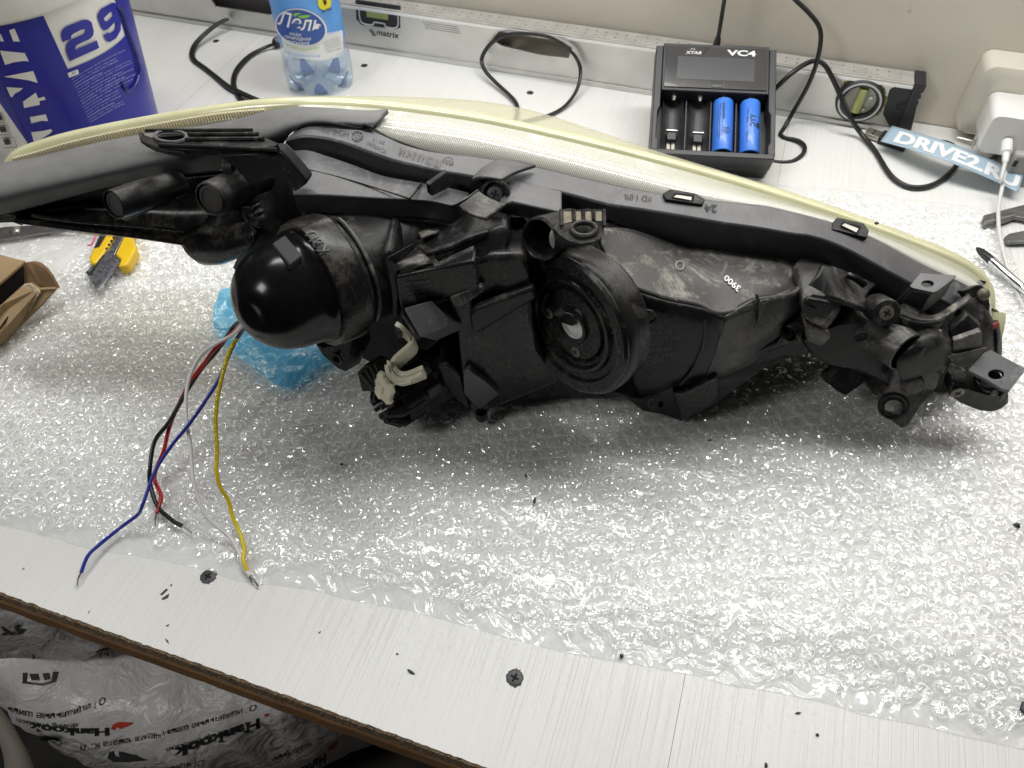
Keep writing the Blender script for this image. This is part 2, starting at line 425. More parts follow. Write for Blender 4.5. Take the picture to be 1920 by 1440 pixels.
for px in [(390, 1081), (965, 1271)]:
    c = on_z(*px, 0); s = screw(c + Vector((0, 0, .0002)), .0046, .6, bench)
    rs = random.Random(px[0]); pts = [c + Vector((math.cos(a) * q, math.sin(a) * q, .00012)) for a, q in [(2 * math.pi * k / 40, .0046 * rs.choice((.98, 1.02, 1.05, 1.08, 1.2))) for k in range(40)]]
    MB().add(pts, [tuple(range(40))]).build('torn_rim', m_torn, s, smooth=0)
for px in [(405, 77), (683, 123), (994, 174)]:
    screw(on_z(*px, 0) + Vector((0, 0, .0001)), .0038, .3, bench)

# ================================================================== spirit level against the wall
m_alu = mat('brushed_aluminium', (.60, .60, .58), .38, metal=.85, vary=.06, vscale=30, rvar=.08)
m_alu2 = mat('ruled_top_aluminium', (.50, .485, .455), .5, metal=.5, vary=.12, vscale=60)
m_blk = mat('black_plastic_satin', (.018, .018, .02), .42, vary=.2, bump=.05)
m_blk_gloss = mat('black_plastic_gloss', (.010, .010, .012), .12)
m_print = mat('black_print', (.02, .02, .02), .6)
m_white_print = mat('white_print', (.75, .75, .75), .5)
m_vial = mat('green_yellow_vial', (.42, .46, .16), .2, coat=.5)
m_grey_print = mat('pale_grey_ring', (.62, .62, .64), .5)
LX0, LX1, LH = -.95, .1365, .0515
lv = thing('spirit_level', (-.3, LEVEL_Y + .012, 0), 'long aluminium spirit level with black end cap leaning along the back wall', 'spirit level')
Y0, Y1 = LEVEL_Y, LEVEL_Y + .024
def lvx(px, py): return on_y(px, py, LEVEL_Y + .0022)
# web with a hand hole each side, flanges above and below
hexhole = [lvx(*p) for p in [(923, 75), (936, 59), (1054, 77), (1073, 90), (1066, 109), (1012, 103), (940, 86)]]
left_hole = [lvx(*p) for p in [(396, 0), (404, 12), (505, 28), (520, 22), (518, -12), (400, -30)]]
for p in hexhole + left_hole: p.y = LEVEL_Y + .0022
web_out = [Vector((LX0, LEVEL_Y + .0022, .005)), Vector((LX1 - .0005, LEVEL_Y + .0022, .005)), Vector((LX1 - .0005, LEVEL_Y + .0022, LH - .0052)), Vector((LX0, LEVEL_Y + .0022, LH - .0052))]
left_hole = [Vector((p.x, p.y, min(p.z, LH - .008))) for p in left_hole]
MB().plate_hole(web_out, [hexhole, left_hole], (0, .002, 0)).build('web', m_alu, lv, smooth=0)
top = MB().box(((LX0 + LX1) / 2, (Y0 + Y1) / 2, LH - .0027), LX1 - LX0, .024, .0050).build('top_flange', m_alu2, lv, smooth=0, bevel=.0005)
MB().box(((LX0 + LX1) / 2, (Y0 + Y1) / 2, .0025), LX1 - LX0, .024, .0048).build('bottom_flange', m_alu, lv, smooth=0, bevel=.0005)
MB().box(((LX0 + LX1) / 2, Y0 - .0006, LH - .0035), LX1 - LX0 - .001, .001, .0026).build('bright_lip', mat('bright_aluminium', (.86, .86, .85), .3, metal=.3), lv, smooth=0)
# ruler dots and ticks on the top flange
mb = MB(); rs = random.Random(4)
for k in range(95):
    x = LX1 - .012 - k * .0105
    for yy, sz in ((Y0 + .0165, .0011), (Y0 + .0085, .0010)):
        q = [(-1, -.8), (.6, -1), (1.1, .5), (-.5, 1)]
        mb.add([(x + a * sz * rs.uniform(.4, 1.1), yy + c * sz * rs.uniform(.4, 1.2), LH - .00005) for a, c in q], [(0, 1, 2, 3)])
    for t in range(10):
        mb.add([(x + t * .00105 + a, Y0 + .0012 + c, LH - .00005) for a, c in ((0, 0), (.00022, 0), (.00022, .0016 + .001 * (t == 5)), (0, .0016 + .001 * (t == 5)))], [(0, 1, 2, 3)])
mb.build('ruler_marks', m_print, top, smooth=0)
# rectangular vial
fr = [lvx(*p) for p in [(666, 0), (750, 12), (751, 52), (742, 55), (678, 47), (668, 36)]]
v = MB().prism([p + Vector((0, -.0004, 0)) for p in fr], (0, .003, 0)).build('vial_frame', m_blk, lv, smooth=0, bevel=.0006)
gw = [lvx(*p) for p in [(687, 10), (728, 16), (728, 37), (688, 31)]]
MB().prism([p + Vector((0, -.0008, 0)) for p in gw], (0, .001, 0)).build('vial', m_vial, v, smooth=0)
lo = [lvx(*p) + Vector((0, -.001, 0)) for p in [(673, 8), (676, 36), (684, 44), (700, 46), (702, 41), (722, 44), (723, 49), (738, 52), (747, 46), (746, 18)]]
MB().tube(spline(lo, 50), .0008, 6).build('grey_outline', m_grey_print, v)
# maker's writing
lt = MB(); write(lt, 'matrix', quad_px([(706, 65), (749, 73), (748, 62), (706, 55)], lambda x, y: lvx(x, y) - Vector((0, .0002, 0))), bold=.02, shear=.15)
lt.build('lettering', m_print, lv, smooth=0); lt = MB()
for k in range(5):
    y = 55 + k * 2.6; a = (692 + k * 2.2 if k < 3 else 697, y)
    lt.add([lvx(*p) - Vector((0, .0002, 0)) for p in [(691 + k * 1.4, y), (698 + k * 1.8, y + .6), (700 + k * 1.8, y + 2.2), (693 + k * 1.4, y + 1.6)]], [(0, 1, 2, 3)])
lt.build('maker_emblem', m_print, lv, smooth=0); lt = MB()
for k in range(4):
    y = 40 + k * 4
    for a in range(13):
        x = 792 + a * 5.2 + k * 2
        if x > 858 + k * 2: continue
        lt.add([lvx(*p) - Vector((0, .0002, 0)) for p in [(x, y + a * .8), (x + 3.6, y + a * .8 + .5), (x + 3.6, y + a * .8 + 1.5), (x, y + a * .8 + 1)]], [(0, 1, 2, 3)])
lt.build('fine_print', m_print, lv, smooth=0)['kind'] = 'stuff'
# round vial
rc = lvx(1612, 187); ry = Vector((0, -1, 0)); R_ = .0212
hs = MB().lathe([(R_ * 1.02, -.002), (R_ * 1.02, .0035), (R_ * .96, .005), (R_ * .74, .005), (R_ * .70, .003), (R_ * .68, -.001)], rc, ry, 48).build('vial_housing', m_blk, lv)
MB().lathe([(R_ * .91, .0050), (R_ * .91, .0054), (R_ * .83, .0054), (R_ * .83, .0050)], rc, ry, 48).build('grey_ring', m_grey_print, hs)
MB().add(circle(rc + ry * .0002, ry, R_ * .69, 40), [tuple(range(40))]).build('vial_back', mat('cloudy_window', (.42, .42, .37), .35, coat=.4), hs, smooth=0)
MB().tube([rc + Vector((-.0005, -.0022, -.011)), rc + Vector((.0005, -.0022, .0125))], .0042, 14).build('vial', m_vial, hs)
for dx, dz in ((.006, -.009), (.009, .004)):
    MB().lathe([(.0016, 0), (.0016, .0012), (0, .0012)], rc + Vector((dx, -.0005, dz)), ry, 12).build('vial_screw', m_alu, hs)
gl = MB(); rs = random.Random(2)
for k in range(34):
    a = math.radians(-30 + k * 5.2); q = rs.uniform(.97, 1.1) * R_
    gl.lathe([(.0001, .0012), (.0011 * rs.uniform(.6, 1.3), .0006), (.0014, -.001)], rc + Vector((math.cos(a) * q, -.001, math.sin(a) * q)), ry, 6)
gl.build('glue_bead', mat('old_yellow_glue', (.32, .26, .07), .45), hs)
# end cap with stepped grip
cap = MB()
cap.plate_hole([lvx(*p) + Vector((0, -.0012, 0)) for p in [(1683, 160), (1727, 166), (1708, 246), (1668, 238), (1655, 213), (1668, 168)]], [circle(lvx(1693, 197) + Vector((0, -.0012, 0)), ry, .0052, 20)], (0, .02, 0))
cap.build('end_cap', m_blk, lv, smooth=0, bevel=.0007)
steps = [Vector((LX1 + .0004, Y0 - .001, .0005)), Vector((LX1 + .0004, Y0 - .001, LH + .001)), Vector((LX1 + .010, Y0 - .001, LH + .001))]
z = LH - .006
while z > .004:
    steps += [Vector((LX1 + .010, Y0 - .001, z)), Vector((LX1 + .0082, Y0 - .001, z - .0012)), Vector((LX1 + .0098, Y0 - .001, z - .0055))]; z -= .0062
steps.append(Vector((LX1 + .0085, Y0 - .001, .0005)))
MB().prism(steps, (0, .026, 0)).build('end_grip', m_blk, lv, smooth=0, bevel=.0004)
MB().add(circle(lvx(1693, 197) + Vector((0, -.0003, 0)), ry, .0054, 20), [tuple(range(20))]).build('cap_hole_bottom', mat('brown_painted_shade', (.05, .04, .032), .8), lv, smooth=0)  # dark disc painting the shade inside the cap hole

# ================================================================== paint bucket
BC, BR0, BK = Vector((-.6157, .5003, 0)), .0706, .1285
def bucket_pt(a, z, off=0.0):
    r = BR0 + BK * z + off; return Vector((BC.x + r * math.cos(a), BC.y + r * math.sin(a), z))
def bucket_px(x, y, off=.0006):
    d = ray(x, y); r0 = BR0 + off; k = BK; o = CAM - BC
    A = d.x ** 2 + d.y ** 2 - (k * d.z) ** 2; B = 2 * (o.x * d.x + o.y * d.y - (r0 + k * o.z) * k * d.z); D = o.x ** 2 + o.y ** 2 - (r0 + k * o.z) ** 2
    q = B * B - 4 * A * D; t = (-B - math.sqrt(max(q, 0))) / (2 * A); return CAM + d * t
m_bwhite = mat('white_bucket_plastic', (.80, .79, .76), .35, vary=.04)
m_bblue = mat('royal_blue_label', (.018, .020, .30), .28, vary=.07, vscale=20, spec=.3)
m_btext = mat('pale_blue_small_print', (.36, .40, .75), .4)
m_bnavy = mat('navy_print', (.03, .03, .26), .4)
bk = thing('paint_bucket', (BC.x, BC.y, 0), 'large white and blue plastic paint bucket with the number 29', 'bucket')
ZT = .160
MB().lathe([(0, .001), (BR0 - .003, .001), (BR0, .004), (BR0 + BK * ZT, ZT), (BR0 + BK * ZT + .0045, ZT + .001), (BR0 + BK * ZT + .006, ZT + .004), (BR0 + BK * ZT + .006, ZT + .028), (BR0 + BK * ZT + .009, ZT + .030), (BR0 + BK * ZT + .009, ZT + .042), (BR0 + BK * ZT + .004, ZT + .045), (BR0 + BK * ZT - .006, ZT + .043), (BR0 + BK * ZT - .012, ZT + .036), (0, ZT + .036)], BC, (0, 0, 1), 96).build('bucket_body', m_bwhite, bk)
def cone_patch(a0, a1, z0, z1, off, na=24, nz=8):
    return MB().grid([[bucket_pt(math.radians(a0 + (a1 - a0) * i / na), z0 + (z1 - z0) * j / nz, off) for i in range(na + 1)] for j in range(nz + 1)])
lab = cone_patch(-74.0, -31.0, .004, .1573, .0003); lab.grid([[bucket_pt(math.radians(-31.0 + 130 * i / 40), .004 + .1073 * j / 6, .0003) for i in range(41)] for j in range(7)])
lab.grid([[bucket_pt(math.radians(12.9 + 86.1 * i / 30), .1113 + .0460 * j / 6, .0003) for i in range(31)] for j in range(7)])
lb = lab.build('blue_label', m_bblue, bk, recalc=False)
def bpoly(mb, pts, off=.0007, hole=None):
    v_, f_ = fill2d(pts, 9, hole); mb.add([bucket_px(x, y, off) for x, y in v_], f_)
mb = MB()
Z = 5.144
def zz(l): return [(x / Z, y / Z) for x, y in l]
for bi, poly in enumerate(([(88, 292), (140, 275), (192, 402), (128, 398)], [(0, 330), (8, 330), (38, 402), (0, 395)], [(0, 488), (238, 512), (278, 592), (230, 588), (130, 602), (50, 626), (10, 520)],
             [(38, 740), (320, 684), (364, 800), (280, 775)], [(222, 980), (345, 893), (368, 948), (428, 932), (440, 962), (378, 975), (386, 1010), (232, 1042)],
             [(288, 1130), (440, 1102), (464, 1168), (400, 1165), (302, 1190)], [(300, 1275), (420, 1262), (490, 1245), (504, 1262), (480, 1290), (330, 1378)],
             [(60, 840), (222, 850), (190, 880), (140, 905), (118, 940), (100, 930)])):
    mb = MB(); bpoly(mb, zz(poly)); mb.build('big_letter', m_bwhite, lb, smooth=0)
# white column on the far left and its writing
wc = bk
mb = MB(); write(mb, 'ЭКОЛОГИЧЕСКОЙ', lambda u, v: bucket_px(*[(c / Z) for c in ((262 - 290 * u - 40 * u * 0) + 30 * (1 - v) - 0, (1385 - 640 * u) - 8 * (1 - v) + 12)], off=.001), bold=.015)
mb.build('side_lettering', m_bnavy, wc, smooth=0)
mb = MB()
for c in ((0, 1320, 165, 1425), (-40, 1200, 105, 1300), (-80, 1085, 45, 1185)):
    x0, y0, x1, y1 = c; sk = 18
    for a in (((x0, y0 + 10), (x1 - sk * 2, y0), (x1 - sk * 2, y0 + 5), (x0, y0 + 15)), ((x1 - sk * 2, y0), (x1 - sk * 2 + 4, y0), (x1, y1 - 6), (x1 - 5, y1 - 5)), ((x0 + 30, y1), (x1, y1 - 8), (x1, y1 - 3), (x0 + 32, y1 + 5)), ((x0 + 28, y0 + 25), (x0 + 85, y0 + 18), (x0 + 105, y0 + 72), (x0 + 48, y0 + 78))):
        bpoly(mb, zz(a), .0011)
mb.build('pictograms', m_print, wc, smooth=0)
# 29
mb = MB()
two = [(605, 405), (588, 330), (600, 290), (640, 255), (800, 192), (850, 190), (885, 215), (905, 300), (900, 340), (870, 375), (780, 415), (735, 440), (722, 480), (935, 390), (958, 462), (672, 592), (635, 490), (640, 430), (680, 385), (800, 330), (832, 300), (822, 278), (790, 285), (705, 325), (685, 350), (690, 372)]
bpoly(mb, zz(two), .0008)
nine_o = [(975, 260), (940, 165), (945, 130), (975, 85), (1075, 30), (1105, 25), (1125, 45), (1168, 220), (1165, 290), (1120, 370), (1060, 405), (1025, 395), (995, 340), (1045, 312), (1055, 322), (1100, 295), (1118, 250), (1110, 208), (1040, 285), (1000, 295)]
nine_h = [(1010, 200), (1003, 175), (1060, 118), (1080, 112), (1092, 135), (1080, 160), (1030, 208)]
d2 = mb.build('digit', m_bblue, bk, smooth=0); mb = MB(); bpoly(mb, zz(nine_o), .0008, zz(nine_h)); mb.build('digit', m_bblue, bk, smooth=0)
mb = MB(); bpoly(mb, zz([(652, 705), (750, 668), (762, 712), (668, 750)])); kz = mb.build('language_tag', m_bwhite, lb, smooth=0)
mb = MB(); write(mb, 'KZ', lambda u, v: bucket_px((692 + 38 * u) / Z, (722 - 14 * u - 22 * v) / Z, .001), bold=.02); mb.build('tag_letters', m_bnavy, kz, smooth=0)
mb = MB(); rs = random.Random(12)
def bline(s, x0, y0, x1, y1, h, bend=.0, bold=.0):
    def fn(u, v):
        y = y0 + (y1 - y0) * u - bend * u * (u - 1) * -1 - h * v
        return bucket_px((x0 + (x1 - x0) * u + h * v * .2) / Z, y / Z, .0008)
    write(mb, s, fn, bold=bold)
tx = ['АРНАУЫ: Құрғақ ортаға арнап беру бұрын', 'және төбеге емес, жұмыс стиль жинақ', 'шаршағыч отыру материалы', 'АРТЫҚШЫЛЫҚТАРЫ', 'төзімді, үлгілі және күні күн', 'жоғары жабысу және қолданылу', 'бетонға, гипсокартонға, жинағы', 'тазалауға оңай құрғақ', 'ылғалды және жинақталған', 'құрамы: судағы дисперсия', 'шығыны бір қабатқа', 'КЕБУ УАҚЫТЫ: 1 сағат кейін', 'қалыпты жағдайда төбеге', 'жуу су мен сабын', 'ҚОЛДАНЫЛУЫ:', 'сақтау мерзімі', 'температура төмен']
for k, s in enumerate(tx):
    x0 = 690 + k * 11; y0 = 780 + k * 26; ln = rs.choice((540, 480, 420, 520)); 
    if s.isupper(): ln = 260
    if k > 10: ln = min(ln, 330)
    bline(s, x0, y0, x0 + ln, y0 - ln * .56, 19, 60 * ln / 540, .02 if s.isupper() else .005)
mb.build('small_print', m_btext, lb, smooth=0)
# handle arc pressed against the side
hh = [bucket_px(x / Z, y / Z, .002) for x, y in [(1140, 60), (1185, 130), (1215, 240), (1262, 370), (1325, 560), (1345, 700), (1300, 830), (1230, 870), (1180, 790)]]
MB().tube(spline(hh, 50), .0013, 8).build('wire_handle', mat('blue_reflecting_wire', (.02, .022, .2), .25), bk)  # the label's blue reflection is put into the wire colour

# ================================================================== water bottle
bo = thing('water_bottle', (-.447, .672, 0), 'clear plastic water bottle with blue label and Лель wordmark', 'bottle')
BT = Vector((-.447, .672, 0))
lean = Vector((.012, .01, 1)).normalized()
m_pet, nt, b, N, L = new_mat('clear_bottle_plastic')
set_in(b, color=(.93, .96, 1.0), rough=.04, ior=1.45); tb = N.new('ShaderNodeBsdfTransparent'); tb.inputs[0].default_value = (.90, .945, .98, 1)
mxs = N.new('ShaderNodeMixShader'); lw = N.new('ShaderNodeLayerWeight'); lw.inputs[0].default_value = .35
mr = N.new('ShaderNodeMapRange'); mr.inputs[3].default_value = .06; mr.inputs[4].default_value = .38; L.new(lw.outputs['Facing'], mr.inputs[0])
gs = N.new('ShaderNodeBsdfGlossy'); gs.inputs[0].default_value = (.75, .82, .92, 1); gs.inputs[1].default_value = .06
L.new(mr.outputs[0], mxs.inputs[0]); L.new(tb.outputs[0], mxs.inputs[1]); L.new(gs.outputs[0], mxs.inputs[2]); L.new(mxs.outputs[0], N['Material Output'].inputs[0])
prof = [(.0335, .001 + .0), (.0352, .008), (.0355, .018), (.0352, .030), (.0343, .0335), (.0345, .037), (.034, .044), (.0335, .048), (.0335, .130), (.030, .150), (.0135, .185), (.0125, .205)]
seg = 80; rows = []
ax_ = lean.orthogonal().normalized(); ay_ = lean.cross(ax_)
def bott(r, h, a): return BT + lean * h + ax_ * r * math.cos(a) + ay_ * r * math.sin(a)
for r, h in [(.002, .006), (.012, .0055), (.020, .002), (.027, .0006)] + prof:
    row = []
    for j in range(seg):
        a = 2 * math.pi * j / seg; pet = max(0, math.cos(2.5 * a)) if False else abs(math.sin(2.5 * a))
        lift = (1 - pet) ** 2 * .011 * max(0, 1 - h / .022) if r > .008 else 0
        row.append(bott(r - lift * .45, h + lift, a))
    rows.append(row)
MB().grid(rows, closed=True).build('bottle_body', m_pet, bo, recalc=True)
m_wat, nt, b, N, L = new_mat('water'); tb = N.new('ShaderNodeBsdfTransparent'); tb.inputs[0].default_value = (.93, .96, 1.0, 1); mxs = N.new('ShaderNodeMixShader'); mxs.inputs[0].default_value = .06; set_in(b, color=(.8, .88, 1.0), rough=.05); L.new(tb.outputs[0], mxs.inputs[1]); L.new(b.outputs[0], mxs.inputs[2]); L.new(mxs.outputs[0], N['Material Output'].inputs[0])
wr = [[bott(r * .94, h, 2 * math.pi * j / 48) for j in range(48)] for r, h in [(.001, .012), (.020, .012), (.0335, .018), (.0335, .027), (.001, .0272)]]
MB().grid(wr, closed=True).build('water', m_wat, bo)
m_bl2 = mat('blue_base_plastic', (.28, .42, .85), .10, trans=.65, ior=1.12)
for k in range(5):
    a = 2 * math.pi * (k + .5) / 5
    mbp = MB(); rws = []
    for i in range(7):
        h = .0012 + .014 * i / 6; rr_ = .0225 + .009 * (i / 6) ** .5; wd = .30 - .04 * i
        rws.append([bott(rr_, h, a + wd * (j / 6 - .5) * 2) for j in range(7)])
    mbp.grid(rws).build('base_petal', m_bl2, bo, solid=.0012)
m_lblue = mat('sky_blue_label', (.12, .36, .80), .35, vary=.12, vscale=35); m_lwhite = mat('label_white', (.82, .83, .84), .4)
m_lnavy = mat('label_navy', (.03, .09, .36), .35); m_green = mat('leaf_green', (.25, .55, .06), .4); m_yellow = mat('label_yellow', (.85, .72, .02), .4)
def blab(h0, h1, a0, a1, off, n=30):
    return MB().grid([[bott(.0335 + off, h0 + (h1 - h0) * j / 4, math.radians(a0 + (a1 - a0) * i / n)) for i in range(n + 1)] for j in range(5)])
def bott_px(x, y, off=.0009):
    d = ray(x, y); o = CAM - BT; dp = d - lean * d.dot(lean); op = o - lean * o.dot(lean); r = .0335 + off
    A = dp.dot(dp); B = 2 * dp.dot(op); D = op.dot(op) - r * r; q = B * B - 4 * A * D
    return CAM + d * ((-B - math.sqrt(max(q, 0))) / (2 * A))
MB().lathe([(.0339, .051), (.0339, .128)], BT, lean, 80).build('label', m_lblue, bo)
ZB = 7.2
def bpx(x, y, off=.0009): return bott_px(480 + x / ZB, y / ZB, off)
def bpol(mb, pts, off): mb.add([bpx(x, y, off) for x, y in pts], [tuple(range(len(pts)))])
mb = MB(); top_ = [(330 + 840 * k / 16, 470 + 10 * math.sin(k / 16 * 3.1) - 120 * max(0, k / 16 - .55) ** .8) for k in range(17)]; bot_ = [(385 + 800 * k / 16, 700 + 115 * math.sin(k / 16 * 2.75) - 6 * k * 0) for k in range(17)]
mb.grid([[bpx(*p, .0007) for p in top_], [bpx((p[0] + q[0]) / 2, (p[1] + q[1]) / 2, .0007) for p, q in zip(top_, bot_)], [bpx(*q, .0007) for q in bot_]]); lw_ = mb.build('label_white_field', m_lwhite, bo, recalc=False)
# navy oval with its white rim
def oval(cx, cy, rx, ry, rot, off, n=40):
    return [bpx(cx + rx * math.cos(a) * math.cos(rot) - ry * math.sin(a) * math.sin(rot), cy + rx * math.cos(a) * math.sin(rot) + ry * math.sin(a) * math.cos(rot), off) for a in [2 * math.pi * k / n for k in range(n)]]
def fan(mb, ring, c): mb.add([c] + ring, [(0, i + 1, (i + 1) % len(ring) + 1) for i in range(len(ring))])
def ovalfill(cx, cy, rx, ry, rot, off, m, name, par):
    mb = MB(); mb.grid([[*oval(cx, cy, max(rx * t, 1), max(ry * t, 1), rot, off)] for t in (.02, .35, .7, 1)], closed=True); return mb.build(name, m, par, recalc=False)
ov = ovalfill(608, 372, 358, 250, .26, .0012, m_lwhite, 'oval_rim', bo); on = ovalfill(604, 372, 335, 232, .26, .0016, m_lnavy, 'oval', bo)
mb = MB()
def bl(s, x0, y0, x1, y1, h, off=.002, bold=0., shear=0., curve=0.):
    write(mb, s, lambda u, v: bpx(x0 + (x1 - x0) * u, y0 + (y1 - y0) * u + curve * math.sin(math.pi * u) - h * v, off), bold=bold, shear=shear)
bl('Лель', 285, 330, 880, 425, 205, bold=.012, shear=.25, curve=30); bl('ВОДА', 455, 478, 615, 498, 42, bold=.01); bl('ПРИРОДНАЯ', 385, 520, 740, 555, 46, bold=.01, curve=12); bl('ПИТЬЕВАЯ', 425, 585, 718, 608, 42, bold=.01, curve=8)
mb.build('white_lettering', m_lwhite, on, smooth=0); mb = MB(); bl('15.06.24   12:00  1', 840, 835, 1120, 765, 22); mb.build('stamped_date', m_lwhite, bo, smooth=0)
mb = MB(); bl('ГАЗИРОВАННАЯ', 375, 600, 852, 655, 36, curve=62); mb.build('green_lettering', m_green, bo, smooth=0)
mb = MB(); bl('АРТЕЗИАНСКАЯ', 390, 715, 865, 770, 28, curve=26); bl('0,65 л', 985, 478, 1115, 440, 52); mb.build('blue_lettering', m_lblue, bo, smooth=0)
mb = MB()
for k in range(9): bl('изготовитель состав вода хранить при', 905 + k * 4, 575 + k * 14, 1130 + k * 4, 490 + k * 15, 9)
bl('15.06.2024', 500, 800, 720, 835, 18); bl('ГОСТ 12345', 965, 715, 1155, 660, 24)
bl('АЭН', 885, 185, 1020, 140, 45, bold=.02)
bpol(mb, [(905, 0), (950, 0), (955, 45), (935, 75), (915, 45)], .0022)
mb.build('dark_print', m_print, bo, smooth=0)
ovalfill(925, 35, 90, 100, 0, .0016, m_yellow, 'yellow_badge', bo)
mb = MB(); bpol(mb, [(500, 205), (520, 180), (560, 172), (620, 178), (560, 200), (530, 225)], .0024); bpol(mb, [(565, 222), (620, 205), (690, 200), (738, 208), (700, 238), (640, 248), (600, 245)], .0024); mb.build('leaf', m_green, on, smooth=0)

# ================================================================== battery charger leaning on the level
PHI = math.radians(25.0)
CW, CL, CT = .109, .1165, .034
ch = thing('battery_charger', (0, 0, 0), 'black four bay battery charger tilted up against the spirit level', 'charger')
CM = Matrix.Translation((-.0800, .6147, .0006)) @ Matrix.Rotation(math.radians(11.8), 4, 'Z') @ Matrix.Rotation(PHI, 4, 'X')     # x right, y up the slope, z out of its face
def cpt(x, y, z): return CM @ Vector((x, y, z))
m_chg = mat('charger_plastic', (.022, .022, .025), .42, bump=.08, bscale=1200, vary=.2)
m_scr = mat('dark_screen_glass', (.012, .012, .014), .16, coat=.6, vary=.3, vscale=60)
m_lcd = mat('unlit_display', (.055, .055, .06), .22)
def cprism(pts, z0, z1, name, m, par=ch, bev=.0008):
    return MB().prism([cpt(x, y, z0) for x, y in pts], (CM.to_3x3() @ Vector((0, 0, z1 - z0)))).build(name, m, par, smooth=40, bevel=bev)
# tub: base, side walls, cross bar and screen block
BAYY0, BAYY1 = .006, .066
cprism([(.003, .0), (CW - .003, .0), (CW, .004), (CW - .001, CL - .004), (CW - .005, CL), (.005, CL), (.001, CL - .004), (0, .004)], 0, .014, 'base', m_chg)
for s in (0, 1):
    X = lambda v: v if s == 0 else CW - v
    cprism([(X(.0), .004), (X(.0), CL - .003), (X(.0065), CL - .003), (X(.0065), .050), (X(.0045), .045), (X(.0045), .018), (X(.0065), .014), (X(.0065), .004)], .0135, .031, 'side_wall', m_chg)
cprism([(.001, .0), (CW - .001, .0), (CW - .001, .0055), (.001, .0055)], .0135, .0325, 'front_lip', m_chg)
cprism([(.0066, BAYY1), (CW - .0066, BAYY1), (CW - .0066, CL - .0005), (.0066, CL - .0005)], .0136, .0315, 'screen_block', m_chg)
scr = cprism([(.0085, BAYY1 + .003), (CW - .0085, BAYY1 + .003), (CW - .0085, CL - .004), (.0085, CL - .004)], .0313, .0325, 'screen', m_scr, bev=.0003)
cprism([(.020, BAYY1 + .0115), (CW - .020, BAYY1 + .0115), (CW - .020, CL - .0150), (.020, CL - .0150)], .0324, .0327, 'display', m_lcd, scr, 0)
mb = MB()
for a in ((.049, .0), (.0625, .0)): mb.box((a[0], BAYY1 + .0066, .0327), .0006, .006, .0003, CM)
mb.box((.0557, BAYY1 + .0094, .0327), .0142, .0005, .0003, CM); mb.box((.0557, BAYY1 + .0055, .0327), .0085, .0028, .0004, CM)
mb.build('button_outline', m_lcd, scr, smooth=0)
mb = MB()
def ctext(mb, s, x, y, w, h, z=.0328, **k): write(mb, s, lambda u, v: cpt(x + w * u, y + h * v, z), **k)
ctext(mb, 'VC4', .064, CL - .0125, .026, .0062, bold=.035); mb.build('model_lettering', m_white_print, scr, smooth=0); mb = MB(); ctext(mb, 'XTAR', .0265, CL - .0125, .0145, .0032, shear=.3, bold=.02)
for k in range(6):
    a = k / 6 * math.pi; mb.add([cpt(.033 + math.cos(a) * r, CL - .0082 + math.sin(a) * r * .9, .0328) for r, a in ((.0008, a), (.0024, a + .1), (.0024, a + .32))], [(0, 1, 2)])
mb.build('white_lettering', m_white_print, scr, smooth=0)
# bays: dark floor, dividers, contacts
m_bay = mat('bay_plastic', (.03, .03, .034), .5, bump=.1, bscale=900, vary=.35, vscale=120)
m_nick = mat('nickel_contact', (.62, .60, .53), .3, metal=.9)
m_cream = mat('cream_slide_rail', (.62, .58, .47), .45)
bayx = [.0192, .0428, .0640, .0880]
for x in (.0310, .0534, .0760):
    cprism([(x - .0007, .0056), (x + .0007, .0056), (x + .0007, BAYY1 - .0004), (x - .0007, BAYY1 - .0004)], .0137, .0215, 'bay_divider', m_chg, bev=.0003)
for i, x in enumerate(bayx):
    mb = MB(); rws = []
    for j in range(2):
        y = .0057 + (BAYY1 - .0062) * j; rws.append([cpt(x + .0098 * math.sin(t), y, .0236 - .0098 * math.cos(t)) for t in [math.radians(-78 + 156 * k / 14) for k in range(15)]])
    MB().grid(rws).build('bay_trough', m_bay, ch)
    c = cpt(x, BAYY1 + .0004, .0235); ay = (CM.to_3x3() @ Vector((0, -1, 0)))
    MB().lathe([(.0022, -.001), (.0022, .0032), (.0014, .0042), (.0013, .0052), (0, .0052)], c, ay, 14).build('spring_pin', m_nick, ch)
    if i < 2:
        yy = .0295 if i == 0 else .0285
        MB().box((x, yy - .003, .0175), .0085, .0085, .0056, CM).build('slide_carriage', m_blk, ch, bevel=.0008)
        MB().box((x, yy + .0018, .0200), .0095, .0007, .0034, CM).build('contact_plate', m_nick, ch, smooth=0)
        for dx in (-.0021, .0021): MB().box((x + dx, .0142, .0152), .0030, .0165, .0012, CM).build('slide_rail', m_cream, ch, bevel=.0003)
